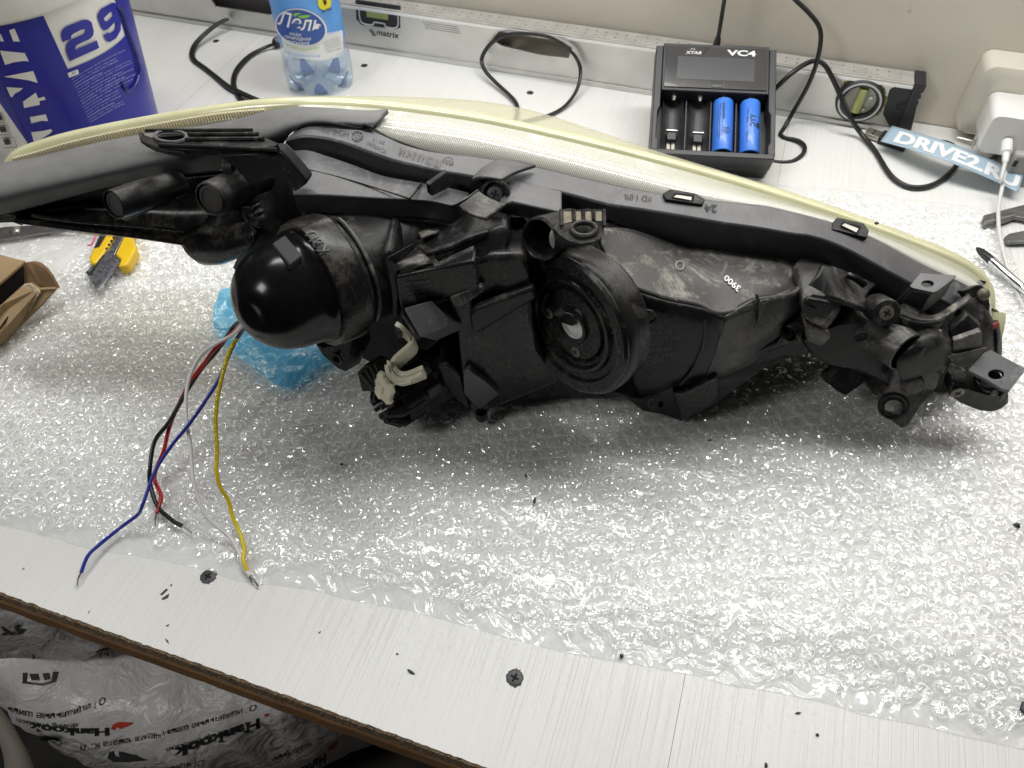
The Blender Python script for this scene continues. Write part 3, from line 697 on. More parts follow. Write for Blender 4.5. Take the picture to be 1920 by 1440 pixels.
# two cells
m_cell = mat('bright_blue_sleeve', (.045, .20, .74), .33, vary=.05, coat=.2)
def cell(x, label, writing):
    t = thing('battery', cpt(x, .012, .0236) * 1.0, label, 'battery', 'blue cells in the charger')
    ay = CM.to_3x3() @ Vector((0, 1, 0)); nz_ = CM.to_3x3() @ Vector((0, 0, 1)); axx = CM.to_3x3() @ Vector((1, 0, 0))
    c = cpt(x, .0085, .0237)
    r = .0089; ln = .0525
    MB().lathe([(.0066, .0002), (r * .97, 0), (r, .0008), (r, ln - .0012), (r * .95, ln - .0002), (r * .80, ln)], c, ay, 40).build('sleeve', m_cell, t)
    MB().lathe([(0, .0006), (.0067, .0006)], c, ay, 24).build('negative_end', m_print, t)
    MB().lathe([(r * .80, ln - .0003), (.0034, ln - .0001), (.0034, ln + .0012), (0, ln + .0012)], c, ay, 24).build('positive_cap', m_nick, t)
    def fn(a0, s0, h, w):      # writing along the cell, letters lying on their side
        def f(u, v):
            a = a0 - v * h / r; rr = r + .00015
            return c + ay * (s0 + ln - u * w) + axx * rr * math.sin(a) + nz_ * rr * math.cos(a)
        return f
    m = MB()
    for s, a0, s0, h, w, bd in writing: write(m, s, lambda u, v, q=fn(a0, s0, h, w): q(u, v), bold=bd)
    m.build('cell_print', m_print, t, smooth=0)
cell(bayx[2], 'blue cylindrical battery in the third bay with fine print', [('ПРЕДУПРЕЖДЕНИЕ', .05, -.006, .0022, .017, .01), ('не разбирать не бросать в огонь не замыкать', -.15, -.006, .0013, .034, 0), ('хранить в сухом месте при температуре', -.38, -.006, .0013, .036, 0), ('литий ионный аккумулятор', -.6, -.008, .0013, .032, 0), ('YYC', .20, -.030, .0028, .008, .02), ('☀', .62, -.030, .0045, .0075, .02)])
cell(bayx[3], 'blue cylindrical battery in the rightmost bay with large YYC letters', [('YYC', .36, -.016, .0050, .013, .03), ('Li-ion 18650 3.7V 1200mAh', -.35, -.010, .0018, .034, 0), ('▲ ●', .95, -.014, .005, .016, .05)])

# ================================================================== cables
m_cable = mat('black_cable_rubber', (.012, .012, .013), .38)
m_cable_w = mat('white_cable', (.70, .69, .67), .4)
def cable(name, pts, r, m, label, cat='cable', n=90, flat=1.0, group=None):
    """pts: (px, py, height)"""
    def at(x, y, z):                                   # nothing passes through the level
        q = on_z(x, y, max(z, r + .0004)); return on_y(x, y, LEVEL_Y - .006) if q.y > LEVEL_Y - .006 and q.x < .15 else q
    w = spline([at(*q) for q in pts], n)
    o = MB().tube(w, r, 12, flat=flat).build(name, m, smooth=60); return tag(o, label, cat, group)
def ycable(name, pts, r, m, label, n=90):
    w = spline([on_y(x, y, Y) for x, y, Y in pts], n); o = MB().tube(w, r, 12).build(name, m, smooth=60); return tag(o, label, 'cable')
t = thing('charger_lead', on_y(1337, 80, .735), 'black lead with moulded sleeve dropping into the top of the charger', 'cable')
top_c = cpt(.0555, CL + .0005, .018)
up = spline([top_c, top_c + Vector((0, .004, .014)), top_c + Vector((-.001, .003, .05)), top_c + Vector((-.003, .001, .12)), top_c + Vector((-.006, .002, .22)), top_c + Vector((-.012, .004, .42)), top_c + Vector((-.010, .004, .70))], 60)
MB().tube(up, .0019, 12).build('lead', m_cable, t, smooth=60)
sl = spline([top_c + Vector((0, -.002, -.004)), top_c + Vector((0, .004, .014))], 6); MB().tube(sl, [.0042, .0042, .004, .0036, .003, .0026], 12).build('strain_relief', m_cable, t)
# cable from the wall down to the bench, ending behind the charger
ycable('power_cable', [(1330, -420, .762), (1380, -220, .758), (1430, -90, .750), (1470, -25, .742), (1490, -2, .741), (1515, 22, .740), (1535, 48, .739), (1539, 75, .737), (1531, 118, .7345), (1515, 160, .735), (1490, 205, .738), (1470, 240, .725), (1463, 252, .712), (1472, 259, .7075), (1494, 263, .705), (1508, 273, .6975), (1506, 288, .685), (1488, 302, .673), (1468, 305, .668), (1447, 303, .6675), (1430, 300, .67)], .0021, m_cable, 'black cable hanging down the wall and curling behind the charger')
cable('usb_cable', [(1442, 176, .034), (1452, 168, .044), (1480, 141, .058), (1508, 121, .0625), (1530, 114, .062), (1546, 122, .060), (1560, 145, .05), (1576, 180, .034), (1593, 218, .020), (1614, 250, .006), (1640, 282, .002), (1662, 318, .002), (1680, 338, .002), (1704, 350, .002), (1732, 351, .002), (1758, 342, .002), (1780, 325, .002), (1795, 307, .003), (1800, 290, .004), (1785, 272, .004), (1762, 266, .005), (1745, 270, .005)], .0023, m_cable, 'black cable arching over the level and looping on the bench right of the charger', n=130)
cable('speaker_cable', [(962, 255, .003), (969, 215, .003), (970, 200, .003), (960, 183, .004), (930, 155, .006), (910, 133, .010), (903, 112, .016), (915, 88, .024), (938, 70, .033), (965, 63, .038), (1000, 64, .040), (1035, 71, .038), (1060, 88, .032), (1078, 105, .026), (1088, 128, .019), (1086, 155, .012), (1075, 180, .006), (1055, 202, .003), (1028, 216, .002), (1000, 223, .002), (975, 230, .002)], .0022, m_cable, 'thin flat black cable curling in a loop in front of the hand hole', n=130, flat=.7)
t = thing('mains_cord', on_z(440, 165, 0), 'flat black twin cord with cut end curving beside the bucket', 'cable')
w = spline([on_z(x, y, z) for x, y, z in [(426, 36, .014), (408, 45, .013), (385, 63, .010), (367, 82, .006), (360, 100, .003), (364, 113, .002), (380, 125, .002), (402, 142, .002), (425, 160, .0035), (448, 172, .0045), (470, 182, .004), (495, 193, .003), (530, 212, .003)]], 80)
MB().tube([p + Vector((.0014, .0008, 0)) for p in w], .0016, 10).build('cord_core', m_cable, t, smooth=60); MB().tube([p - Vector((.0014, .0008, 0)) for p in w], .0016, 10).build('cord_core', m_cable, t, smooth=60)
t = thing('plug_cord', on_z(470, 120, 0), 'black cord with moulded plug tucked behind the water bottle', 'cable')
w = spline([on_z(x, y, z) for x, y, z in [(512, 83, .006), (495, 90, .004), (470, 103, .003), (450, 122, .003), (440, 140, .002), (438, 160, .002), (446, 178, .002), (458, 195, .002), (475, 215, .002)]], 60)
MB().tube([p + Vector((.0012, .0009, 0)) for p in w], .0015, 10).build('cord_core', m_cable, t, smooth=60); MB().tube([p - Vector((.0012, .0009, 0)) for p in w], .0015, 10).build('cord_core', m_cable, t, smooth=60)
pa, pb = on_z(512, 82, .007), on_z(545, 66, .008)
MB().tube([pa, pa.lerp(pb, .1), pb], [.0035, .0062, .0064], 4).build('plug', m_blk, t, bevel=.001)

# usb plug lying in front of the end cap
t = thing('usb_plug', on_z(1650, 250, 0), 'black USB plug with bare metal connector lying by the level end cap', 'plug')
a, b_ = on_z(1624, 247, .004), on_z(1651, 256, .004); d = (b_ - a).normalized(); sd = Vector((-d.y, d.x, 0))
mk = lambda p0, p1, hw, hz: [p0 - sd * hw - Vector((0, 0, hz)), p0 + sd * hw - Vector((0, 0, hz)), p0 + sd * hw + Vector((0, 0, hz)), p0 - sd * hw + Vector((0, 0, hz))]
mb = MB(); q = mk(a, b_, .006, .0022); mb.prism(q, b_ - a); sh = mb.build('metal_shell', m_nick, t, smooth=0, bevel=.0004)
for k in (-1, 1): MB().box(a.lerp(b_, .5) + sd * k * .0026 + Vector((0, 0, .0024)), .0022, .0022, .0006).build('shell_window', m_print, sh, smooth=0)
mb = MB(); q = mk(b_, b_, .0078, .0036); mb.prism(q, d * .026); mb.build('grip', m_blk, t, bevel=.001)

# ================================================================== sticker strip
m_stk = mat('pale_blue_sticker', (.38, .50, .595), .4, vary=.05)
st = thing('sticker_strip', on_z(1780, 300, 0), 'pale blue sticker strip reading DRIVE2.RU curled over the cables', 'sticker')
def stk(u, v, off=0.0):
    x = 1651 + 258 * u + 21 * v * (1 - u) + 10 * v * u; y = 265 + 96 * u - 29 * v - 16 * math.sin(math.pi * u) * 0.55 - 4 * v * u
    z = .010 + .010 * math.sin(math.pi * min(u * 1.1, 1)) + .002 * v
    return on_z(x, y, z + off)
so = MB().grid([[stk(i / 40, j / 6) for i in range(41)] for j in range(7)]).build('strip', m_stk, st, solid=.0004)
mb = MB(); write(mb, 'DRIVE2.RU', lambda u, v: stk(.075 + u * .91, .15 + v * .70, .0006), bold=.045, maxlen=.04); mb.build('lettering', m_lwhite, st, smooth=0)

# ================================================================== wall socket, adapter, second plug
m_sock = mat('aged_white_plastic', (.60, .565, .49), .4, vary=.08, vscale=25, bump=.04)
m_adp = mat('white_gloss_plastic', (.80, .79, .77), .25)
sk = thing('wall_socket', (.245, WALL_Y, .05), 'aged white surface mounted wall socket box on the back wall', 'socket')
def rrect(w, h, r, n=6):
    pts = []
    for cx, cz, a in ((w / 2 - r, h / 2 - r, 0), (-w / 2 + r, h / 2 - r, 90), (-w / 2 + r, -h / 2 + r, 180), (w / 2 - r, -h / 2 + r, 270)):
        pts += [(cx + r * math.cos(math.radians(a + 90 * k / n)), cz + r * math.sin(math.radians(a + 90 * k / n))) for k in range(n + 1)]
    return pts
SC = Vector((.2270, 0, .044))
rows = []
for w_, h_, y in ((.082, .072, WALL_Y - .0005), (.080, .070, WALL_Y - .020), (.076, .066, WALL_Y - .026), (.060, .052, WALL_Y - .030)):
    rows.append([Vector((SC.x + x, y, SC.z + z)) for x, z in rrect(w_, h_, .009)])
mb = MB().grid(rows, closed=True); mb.f.append(tuple(range(len(mb.v) - 28, len(mb.v)))); mb.build('socket_box', m_sock, sk, bevel=0)
MB().lathe([(.0225, .0006), (.0225, .0016), (.020, .0018), (.0195, -.004), (0, -.004)], SC + Vector((.004, WALL_Y - .030, -.008)), (0, -1, 0), 40).build('socket_recess', m_sock, sk)
ad = thing('power_adapter', (.23, .72, .03), 'glossy white power adapter plugged into the wall socket', 'adapter')
def apx(pts, Y): return [on_y(x, y, Y) for x, y in pts]
back = apx([(1868, 175), (1915, 182), (1924, 215), (1912, 262), (1850, 262), (1846, 225)], WALL_Y - .031)
AW, AH = .036, .037
A0 = Vector((.2165, WALL_Y - .032, .041)); rows = []
for w_, h_, t_, r in ((AW * .9, AH * .9, .0, .006), (AW, AH, .003, .007), (AW, AH, .040, .007), (AW * .985, AH * .985, .0425, .0068), (AW * .96, AH * .96, .0433, .0065)):
    rows.append([A0 + Vector((x, -t_, z)) for x, z in rrect(w_, h_, r)])
mb = MB().grid(rows, closed=True); mb.f.append(tuple(range(len(mb.v) - 28, len(mb.v)))); mb.build('adapter_body', m_adp, ad)
wc = thing('white_charging_cable', A0 + Vector((0, -.05, 0)), 'white charging cable hanging from the power adapter across the bench', 'cable')
jk = A0 + Vector((.002, -.0434, -.004))
MB().lathe([(.0046, 0), (.0046, .012), (.003, .0135), (.0026, .021), (.0018, .023)], jk, (0.02, -1, -.35), 16).build('plug', m_adp, wc)
js = jk + Vector((0.02, -1, -.35)).normalized() * .022
w = spline([js, js + Vector((.0, -.014, -.010))] + [on_z(x, y, z) for x, y, z in [(1880, 345, .016), (1872, 390, .008), (1873, 430, .0095), (1880, 468, .0115), (1890, 505, .0085), (1905, 545, .005), (1925, 590, .0035), (1945, 640, .003)]], 90)
MB().tube(w, .0017, 12).build('lead', m_cable_w, wc, smooth=60)
# small white two pin plug resting behind
p2 = thing('two_pin_plug', on_z(1815, 268, .01), 'small white two pin plug lying behind the sticker', 'plug')
pa, pb = on_z(1794, 258, .012), on_z(1822, 266, .012); d = (pb - pa).normalized()
MB().lathe([(0, 0), (.0016, .0004), (.0019, .002), (.0019, .010), (.0022, .0102), (.0022, .017)], pa, d, 12).build('pin', m_nick, p2)
MB().lathe([(0, 0), (.0016, .0004), (.0019, .002), (.0019, .010), (.0022, .0102), (.0022, .017)], pa + Vector((.004, .014, .002)), d, 12).build('pin', m_nick, p2)
MB().box(pa + d * .024 + Vector((.002, .005, -.001)), .018, .022, .017).build('plug_body', m_adp, p2, bevel=.003)
gb = thing('grey_adapter', on_z(1905, 310, 0), 'grey plastic adapter half hidden behind the white power adapter', 'adapter')
gc = on_z(1909, 300, .018)
MB().box(gc + Vector((.006, .012, -.004)), .030, .05, .034).build('body', mat('grey_adapter_plastic', (.38, .37, .34), .45), gb, bevel=.003)
MB().box(gc + Vector((-.0052, -.0134, .004)), .003, .0012, .0055).build('slot', m_print, gb, smooth=0)

# ================================================================== caliper jaws and screwdriver
m_steel = mat('worn_grey_steel', (.20, .20, .20), .4, metal=.8, vary=.25, vscale=150, rvar=.1)
m_chrome = mat('chrome_vanadium', (.62, .63, .65), .16, metal=1.0, vary=.06)
ca = thing('caliper', on_z(1900, 420, 0), 'grey steel caliper jaws reaching in from the right edge', 'caliper')
MB().prism([on_z(x, y, .0062) for x, y in [(1842, 412), (1845, 403), (1885, 392), (1925, 382), (1960, 378), (1960, 420), (1918, 408), (1905, 406), (1890, 412), (1865, 419), (1848, 421)]], (0, 0, -.0038)).build('upper_jaw', m_steel, ca, smooth=0, bevel=.0008)
MB().prism([on_z(x, y, .0062) for x, y in [(1884, 443), (1893, 437), (1925, 431), (1960, 428), (1960, 454), (1925, 452), (1890, 453)]], (0, 0, -.0038)).build('lower_jaw', m_steel, ca, smooth=0, bevel=.0008)
MB().prism([on_z(x, y, .0062) for x, y in [(1948, 379), (1990, 375), (1990, 458), (1948, 453)]], (0, 0, -.0038)).build('beam', m_steel, ca, smooth=0)
MB().prism([on_z(x, y, .0068) for x, y in [(1846, 414), (1872, 408), (1904, 401), (1903, 404), (1872, 413), (1848, 419)]], (0, 0, -.001)).build('ground_edge', mat('bright_ground_steel', (.5, .5, .5), .25, metal=.9), ca, smooth=0)
sd_ = thing('screwdriver', on_z(1880, 510, 0), 'chrome shaft of a cross head screwdriver pointing at the lens', 'screwdriver')
a, b_ = on_z(1831, 464, .0085), on_z(1990, 605, .010); d = (b_ - a).normalized(); ln = (b_ - a).length
MB().lathe([(.0032, .017), (.0033, .020), (.0033, ln * .55), (.0030, ln * .56), (.0033, ln * .57), (.0033, ln)], a, d, 20).build('shaft', m_chrome, sd_)
mb = MB(); rows = []
for s_, r, k in ((0, .0007, .8), (.002, .0018, .75), (.006, .0030, .6), (.011, .0034, .3), (.017, .0034, 0), (.0178, .0032, 0)):
    q = []; ax = d.orthogonal().normalized(); ay = d.cross(ax)
    for j in range(32):
        t = 2 * math.pi * j / 32; rr = r * (1 - k * max(0, abs(math.sin(2 * t)) - .3) * .9); q.append(a + d * s_ + (ax * math.cos(t) + ay * math.sin(t)) * rr)
    rows.append(q)
mb.grid(rows, closed=True).build('tip', mat('blackened_tip', (.05, .05, .052), .38, metal=.8), sd_)

# ================================================================== utility knife
m_yel = mat('yellow_knife_plastic', (.80, .52, .012), .38, vary=.06, vscale=60, bump=.03)
m_blade = mat('worn_blade_steel', (.34, .34, .35), .33, metal=.9, vary=.45, vscale=260, rvar=.15)
kn = thing('utility_knife', on_z(205, 480, 0), 'yellow and black snap blade utility knife with worn blade', 'knife')
S5 = 5.143
def kz_(x, y, z): return on_z(x / S5, 380 + y / S5, z)
def kprism(pts, z1, z0, name, m, par=kn, bev=.0015, seg=3): return MB().prism([kz_(x, y, z1) for x, y in pts], (0, 0, z0 - z1)).build(name, m, par, smooth=35, bevel=bev, seg=seg)
kprism([(1010, 315), (1070, 318), (1080, 200), (1060, 190)], .011, .001, 'handle_yoke', m_yel)
kprism([(1180, 0), (1095, 330), (990, 500), (930, 575), (880, 590), (858, 560), (856, 520), (900, 430), (960, 310), (1090, 0)], .0125, .004, 'left_grip', m_yel, bev=.002)
kprism([(1330, 0), (1255, 345), (1290, 360), (1312, 440), (1230, 590), (1195, 610), (1135, 612), (1165, 545), (1108, 495), (1180, 340), (1270, 0)], .0135, .004, 'right_grip', m_yel, bev=.002)
kprism([(1020, 310), (955, 420), (905, 432), (962, 310), (1060, 60), (1120, 60)], .0134, .0124, 'black_pad', m_blk, bev=.0003)
ch_ = kprism([(1335, 30), (1180, 345), (1105, 500), (880, 690), (822, 672), (905, 585), (985, 510), (1130, 260), (1250, 30)], .0098, .0060, 'steel_channel', m_blade, bev=.0005)
bl_ = kprism([(1040, 460), (1155, 540), (1105, 640), (948, 842), (915, 820), (850, 690), (885, 680), (1010, 480)], .0112, .0104, 'blade', m_blade, bev=.0002)
kprism([(1130, 560), (1156, 540), (1106, 642), (948, 842), (932, 832), (1060, 660)], .0115, .0111, 'ground_edge', mat('bright_cutting_edge', (.78, .79, .80), .2, metal=.9), bl_, 0)
kprism([(985, 510), (1012, 490), (888, 690), (850, 692), (822, 668), (840, 655), (862, 672)], .0118, .0112, 'channel_lip', m_blk, ch_, .0003)
for x, y in ((1022, 442), (1048, 405), (1074, 370), (1098, 336), (1120, 300)):
    MB().box(kz_(x, y, .0118), .0026, .0026, .001).build('click_stop', m_blk, ch_, bevel=.0004)

# ================================================================== cardboard box
m_card = mat('brown_cardboard', (.36, .25, .135), .85, vary=.10, vscale=45, bump=.15, bscale=500)
m_card_in = mat('inner_cardboard', (.22, .13, .065), .9, vary=.15, vscale=60)
m_foam = mat('torn_paper_fibre', (.55, .45, .31), .95, bump=.8, bscale=500, vary=.25, vscale=300)
bx = thing('cardboard_box', on_z(20, 600, 0), 'small open brown cardboard box with a torn end on the left', 'box')
def bxp(x, y, z): return on_z(x / S5, 380 + y / S5, z)
BH = .030
A_ = bxp(555, 830, .019); 
near_b0, near_b1 = bxp(-700, 1960, .001), bxp(560, 850, .012)
fr = MB().prism([bxp(-700, 1460, .028), bxp(0, 1005, .028), bxp(228, 800, .028), bxp(300, 790, .0275), bxp(380, 840, .026), bxp(555, 828, .024), bxp(400, 1000, .008), bxp(0, 1395, .0), bxp(-700, 2050, .0)], Vector((-.0008, .0022, 0))).build('near_side', m_card, bx, smooth=0)
MB().prism([bxp(-700, 480, .034), bxp(0, 510, .034), bxp(243, 560, .034), bxp(0, 770, .034), bxp(-700, 1280, .034)], (0, 0, -.0022)).build('top_flap', m_card, bx, smooth=0, bevel=.0004)
MB().prism([bxp(228, 585, .033), bxp(300, 572, .033), bxp(370, 585, .033), bxp(440, 640, .032), bxp(490, 710, .030), bxp(555, 828, .024), bxp(380, 838, .020), bxp(235, 795, .018)], (.0012, .0016, 0)).build('end_flap', m_card_in, bx, smooth=0)
MB().add([bxp(-700, 1290, .0325), bxp(0, 765, .0325), bxp(235, 590, .0325), bxp(235, 795, .010), bxp(0, 1000, .010), bxp(-700, 1470, .010)], [tuple(range(6))]).build('inside', m_dark, bx, smooth=0)  # black sheet standing for the shade inside the box
tf = [bxp(-700, 480, .0325), bxp(0, 510, .0325), bxp(228, 575, .0325)]; gd = [Vector((q.x, q.y, .0008)) for q in tf]
MB().add(tf + gd, [(0, 1, 4, 3), (1, 2, 5, 4)]).build('far_side', m_card, bx, smooth=0, solid=.002)
MB().add([gd[0], gd[1], gd[2], bxp(545, 850, .0012), bxp(380, 1010, .0012), bxp(0, 1388, .0012), bxp(-700, 2030, .0012)], [tuple(range(7))]).build('bottom', m_card, bx, smooth=0)
mb = MB(); rs = random.Random(3)
ed = [(208, 830), (240, 795), (290, 785), (330, 810), (370, 835), (395, 870), (340, 960), (290, 1050), (248, 1085), (232, 1010), (250, 930)]
mb.prism([bxp(x, y, .0285 - (y - 790) / 290 * .016) + Vector((0, -.0012, .001)) for x, y in ed], (.0004, .0016, 0)); mb.build('torn_patch', m_foam, bx, smooth=0)
cr_ = MB().tube(spline([bxp(x, y, .0285 - (y - 790) / 290 * .016) + Vector((-.0002, -.0018, .0012)) for x, y in [(212, 830), (240, 890), (235, 960), (205, 1030), (225, 1075), (258, 1088)]], 24), [.0005 + .0007 * math.sin(k / 23 * 3.1) for k in range(24)], 6).build('painted_tear_shade', m_dark, bx)  # black thread painting the shade along the tear
MB().tube(spline([bxp(x, y, .020) + Vector((0, -.006, .0)) for x, y in [(235, 910), (170, 1000), (90, 1110), (0, 1230), (-120, 1340)]], 24), .0007, 6).build('painted_crease_shade', m_dark, bx)  # black thread painting the shade along the crease

# ================================================================== grey steel tool behind the box
sc_ = thing('steel_tool', on_z(50, 435, 0), 'flat grey steel tool with a rivet lying under the headlight tip', 'tool')
MB().prism([kz_(x, y, .0065) for x, y in [(-300, 250), (0, 240), (40, 230), (380, 212), (700, 250), (1000, 300), (640, 262), (400, 285), (200, 320), (0, 348), (-300, 370)]], (0, 0, -.003)).build('blade', m_steel, sc_, smooth=0, bevel=.0006)
MB().lathe([(.0045, 0), (.0043, .0010), (.003, .0018), (0, .0021)], kz_(148, 265, .0064), (0, 0, 1), 24).build('rivet', m_nick, sc_)
MB().prism([kz_(x, y, .0030) for x, y in [(-300, 335), (0, 330), (300, 290), (560, 265), (300, 305), (0, 350), (-300, 380)]], (0, 0, -.0022)).build('second_blade', m_steel, sc_, smooth=0)

# ================================================================== clear films
def film(name, tint, edge, milk, base=(.9, .9, .9), bump=.4, bscale=180, dist=.0015, detail=4, sharp=1.0, broad=1.0, dn=True):
    """thin clear plastic: lets the bench through, greyer where seen edge-on, a little milky, and glinting on every crease"""
    m, nt, b, N, L = new_mat(name); N.remove(b)
    lw = N.new('ShaderNodeLayerWeight'); lw.inputs[0].default_value = .5
    tm = N.new('ShaderNodeMix'); tm.data_type = 'RGBA'; tm.inputs[6].default_value = (*tint, 1); tm.inputs[7].default_value = (*edge, 1); L.new(lw.outputs['Facing'], tm.inputs[0])
    tr = N.new('ShaderNodeBsdfTransparent'); L.new(tm.outputs[2], tr.inputs[0])
    df = N.new('ShaderNodeBsdfDiffuse'); df.inputs[0].default_value = (*base, 1)
    tl = N.new('ShaderNodeBsdfTranslucent'); tl.inputs[0].default_value = (*base, 1)
    mk = N.new('ShaderNodeMixShader'); mk.inputs[0].default_value = .25; L.new(df.outputs[0], mk.inputs[1]); L.new(tl.outputs[0], mk.inputs[2])
    m1 = N.new('ShaderNodeMixShader'); m1.inputs[0].default_value = milk; L.new(tr.outputs[0], m1.inputs[1]); L.new(mk.outputs[0], m1.inputs[2])
    fr = N.new('ShaderNodeFresnel'); fr.inputs['IOR'].default_value = 1.5
    out = m1; glos = []
    for gain, rgh in ((sharp, .05), (broad, .28)):
        gl = N.new('ShaderNodeBsdfGlossy'); gl.inputs['Roughness'].default_value = rgh; glos.append(gl)
        mg = N.new('ShaderNodeMath'); mg.operation = 'MULTIPLY'; mg.inputs[1].default_value = gain; L.new(fr.outputs[0], mg.inputs[0])
        mn = N.new('ShaderNodeMath'); mn.operation = 'MINIMUM'; mn.inputs[1].default_value = .35; L.new(mg.outputs[0], mn.inputs[0]); L.new(mn.outputs[0], gl.inputs[0])
        ad = N.new('ShaderNodeAddShader'); L.new(out.outputs[0], ad.inputs[0]); L.new(gl.outputs[0], ad.inputs[1]); out = ad
    L.new(out.outputs[0], N['Material Output'].inputs[0])
    gm = N.new('ShaderNodeNewGeometry'); t = N.new('ShaderNodeTexNoise'); t.inputs['Scale'].default_value = bscale; t.inputs['Detail'].default_value = detail; t.inputs['Distortion'].default_value = 1.6; t.inputs['Roughness'].default_value = .45
    L.new(gm.outputs['Position'], t.inputs['Vector'])
    bp = N.new('ShaderNodeBump'); bp.inputs['Strength'].default_value = bump; bp.inputs['Distance'].default_value = dist
    L.new(t.outputs['Fac'], bp.inputs['Height'])
    for nd in glos + [fr, lw] + ([df] if dn else []): L.new(bp.outputs['Normal'], nd.inputs['Normal'])
    return m
m_film = film('bubble_sheet_film', (.965, .965, .965), (.86, .86, .86), .40, base=(.92, .93, .935), bump=.6, bscale=50, dist=.005, detail=2, sharp=.8, broad=.45)
m_bub = film('bubble_dome_film', (.95, .95, .95), (.60, .60, .60), .07, base=(.94, .945, .95), bump=.5, bscale=70, dist=.007, detail=1, sharp=2.3, broad=2.1)
m_bag = film('clear_bag_film', (.985, .985, .985), (.8, .8, .8), .10, bump=.8, bscale=60, dist=.006, sharp=1.5, broad=.5)
m_bluebag = film('blue_bag_film', (.50, .84, .98), (.30, .68, .93), .72, base=(.13, .58, .95), bump=.5, bscale=70, dist=.006, sharp=2.0, broad=1.2)

FRONT = [(-220, 925), (-60, 968), (0, 985), (80, 1003), (170, 1030), (280, 1047), (380, 1068), (450, 1090), (520, 1098), (590, 1108), (650, 1124), (720, 1137), (780, 1148), (850, 1168), (930, 1190), (1000, 1209), (1060, 1224), (1140, 1238), (1200, 1248), (1255, 1258), (1310, 1268), (1370, 1286), (1440, 1296), (1500, 1308), (1560, 1322), (1620, 1341), (1680, 1352), (1740, 1364), (1800, 1380), (1920, 1406), (2080, 1450)]
BACK = [(-220, 770), (-60, 665), (20, 610), (70, 565), (110, 520), (170, 462), (300, 380), (560, 320), (900, 300), (1200, 318), (1470, 347), (1540, 350), (1600, 356), (1660, 362), (1720, 374), (1780, 380), (1838, 391), (1872, 425), (1895, 465), (1907, 505), (1950, 600), (2100, 760)]
fw = spline([on_z(x, y, 0) for x, y in FRONT], 260); bw = spline([on_z(x, y, 0) for x, y in BACK], 260)
def sheet_h(x, y):
    h = .0016 + .0022 * noise.noise(Vector((x * 14, y * 14, 1))) + .0012 * noise.noise(Vector((x * 45, y * 45, 4)))
    h += .0042 * max(0, noise.noise(Vector((x * 9 + 3, y * 5, 7))) - .05) + .004 * math.exp(-((y - .205 - .12 * x) / .018) ** 2) * (.5 + noise.noise(Vector((x * 11, 2, 2))))
    return max(h, .0006)
root_w = thing('bubble_wrap', (0, .35, 0), 'crinkled clear bubble wrap sheet spread over the white bench', 'bubble wrap')
rows = []
NR = 130
for i in range(NR + 1):
    t = i / NR; row = []
    for a, c in zip(fw, bw):
        p = a.lerp(c, t); edge = min(1, t * 14, (1 - t) * 14); p = Vector((p.x, p.y, .0005 + sheet_h(p.x, p.y) * edge)); row.append(p)
    rows.append(row)
MB().grid(rows).build('film', m_film, root_w, smooth=180, recalc=False)
def inside(x, y, poly):
    c = False; j = len(poly) - 1
    for i in range(len(poly)):
        a, b_ = poly[i], poly[j]
        if (a.y > y) != (b_.y > y) and x < (b_.x - a.x) * (y - a.y) / (b_.y - a.y) + a.x: c = not c
        j = i
    return c
poly_in = [p + (q - p) * .022 for p, q in zip(fw, bw)] + [q + (p - q) * .03 for p, q in reversed(list(zip(fw, bw)))]
rb = random.Random(21)
def bubble_mesh(seed, seg=14):
    r = random.Random(seed); R0 = .0048; rows = []
    tilt = r.uniform(0, 6.28); tam = r.uniform(0, .45); fold = r.uniform(0, 6.28); famp = r.uniform(.2, .55); Hh = r.uniform(.0022, .0036)
    for q, hq in ((1.02, 0), (.97, .34), (.88, .70), (.66, .93), (.36, 1.0), (.12, .98)):
        row = []
        for j in range(seg):
            a = 2 * math.pi * j / seg; rr = q * R0
            h = Hh * hq
            if hq > 0:
                h *= 1 - tam * max(0, math.cos(a - tilt)) * hq
                h -= Hh * famp * math.exp(-((q * math.cos(a - fold) - .1) / .22) ** 2) * hq * .8
                h += r.uniform(-.13, .13) * Hh * (hq > .5); rr *= 1 + r.uniform(-.07, .07)
            row.append(Vector((rr * math.cos(a), rr * math.sin(a), max(h, 0))))
        rows.append(row)
    mb = MB().grid(rows, closed=True); mb.f.append(tuple(range(len(mb.v) - seg, len(mb.v)))); return mb
variants = [bubble_mesh(k) for k in range(14)]
spots = []
PITCH = .0106; ang = math.radians(24); ca_, sa_ = math.cos(ang), math.sin(ang)
for i in range(-70, 110):
    for j in range(-90, 90):
        u_, v_ = i * PITCH + (j % 2) * PITCH / 2, j * PITCH * .866
        wv = .006 * noise.noise(Vector((u_ * 7, v_ * 7, 3))); u_ += wv; v_ += .006 * noise.noise(Vector((u_ * 7, v_ * 7, 8)))
        x, y = u_ * ca_ - v_ * sa_ - .15, u_ * sa_ + v_ * ca_ + .3
        if not (-.62 < x < .42 and .05 < y < .75) or not inside(x, y, poly_in): continue
        x += rb.uniform(-.0003, .0003); y += rb.uniform(-.0003, .0003)
        spots.append((x, y))
def img(p):
    q = ROT.transposed() @ (p - CAM); return 960 + F_PX * q.x / -q.z, 720 - F_PX * q.y / -q.z
def vis(s):
    x, y = img(Vector((s[0], s[1], 0))); return 15 < x < 1905 and y < 1425 and (y > 805 or (x < 640 and y > 500 and x + y < 1250))
near = sorted([s for s in spots if vis(s)], key=lambda s: s[0] ** 2 + s[1] ** 2)[:300]
nearset = set(near)
vm = []
for k, mbv in enumerate(variants):
    o = mbv.build('bubble', m_bub, None, smooth=12); vm.append(o.data); bpy.data.objects.remove(o)
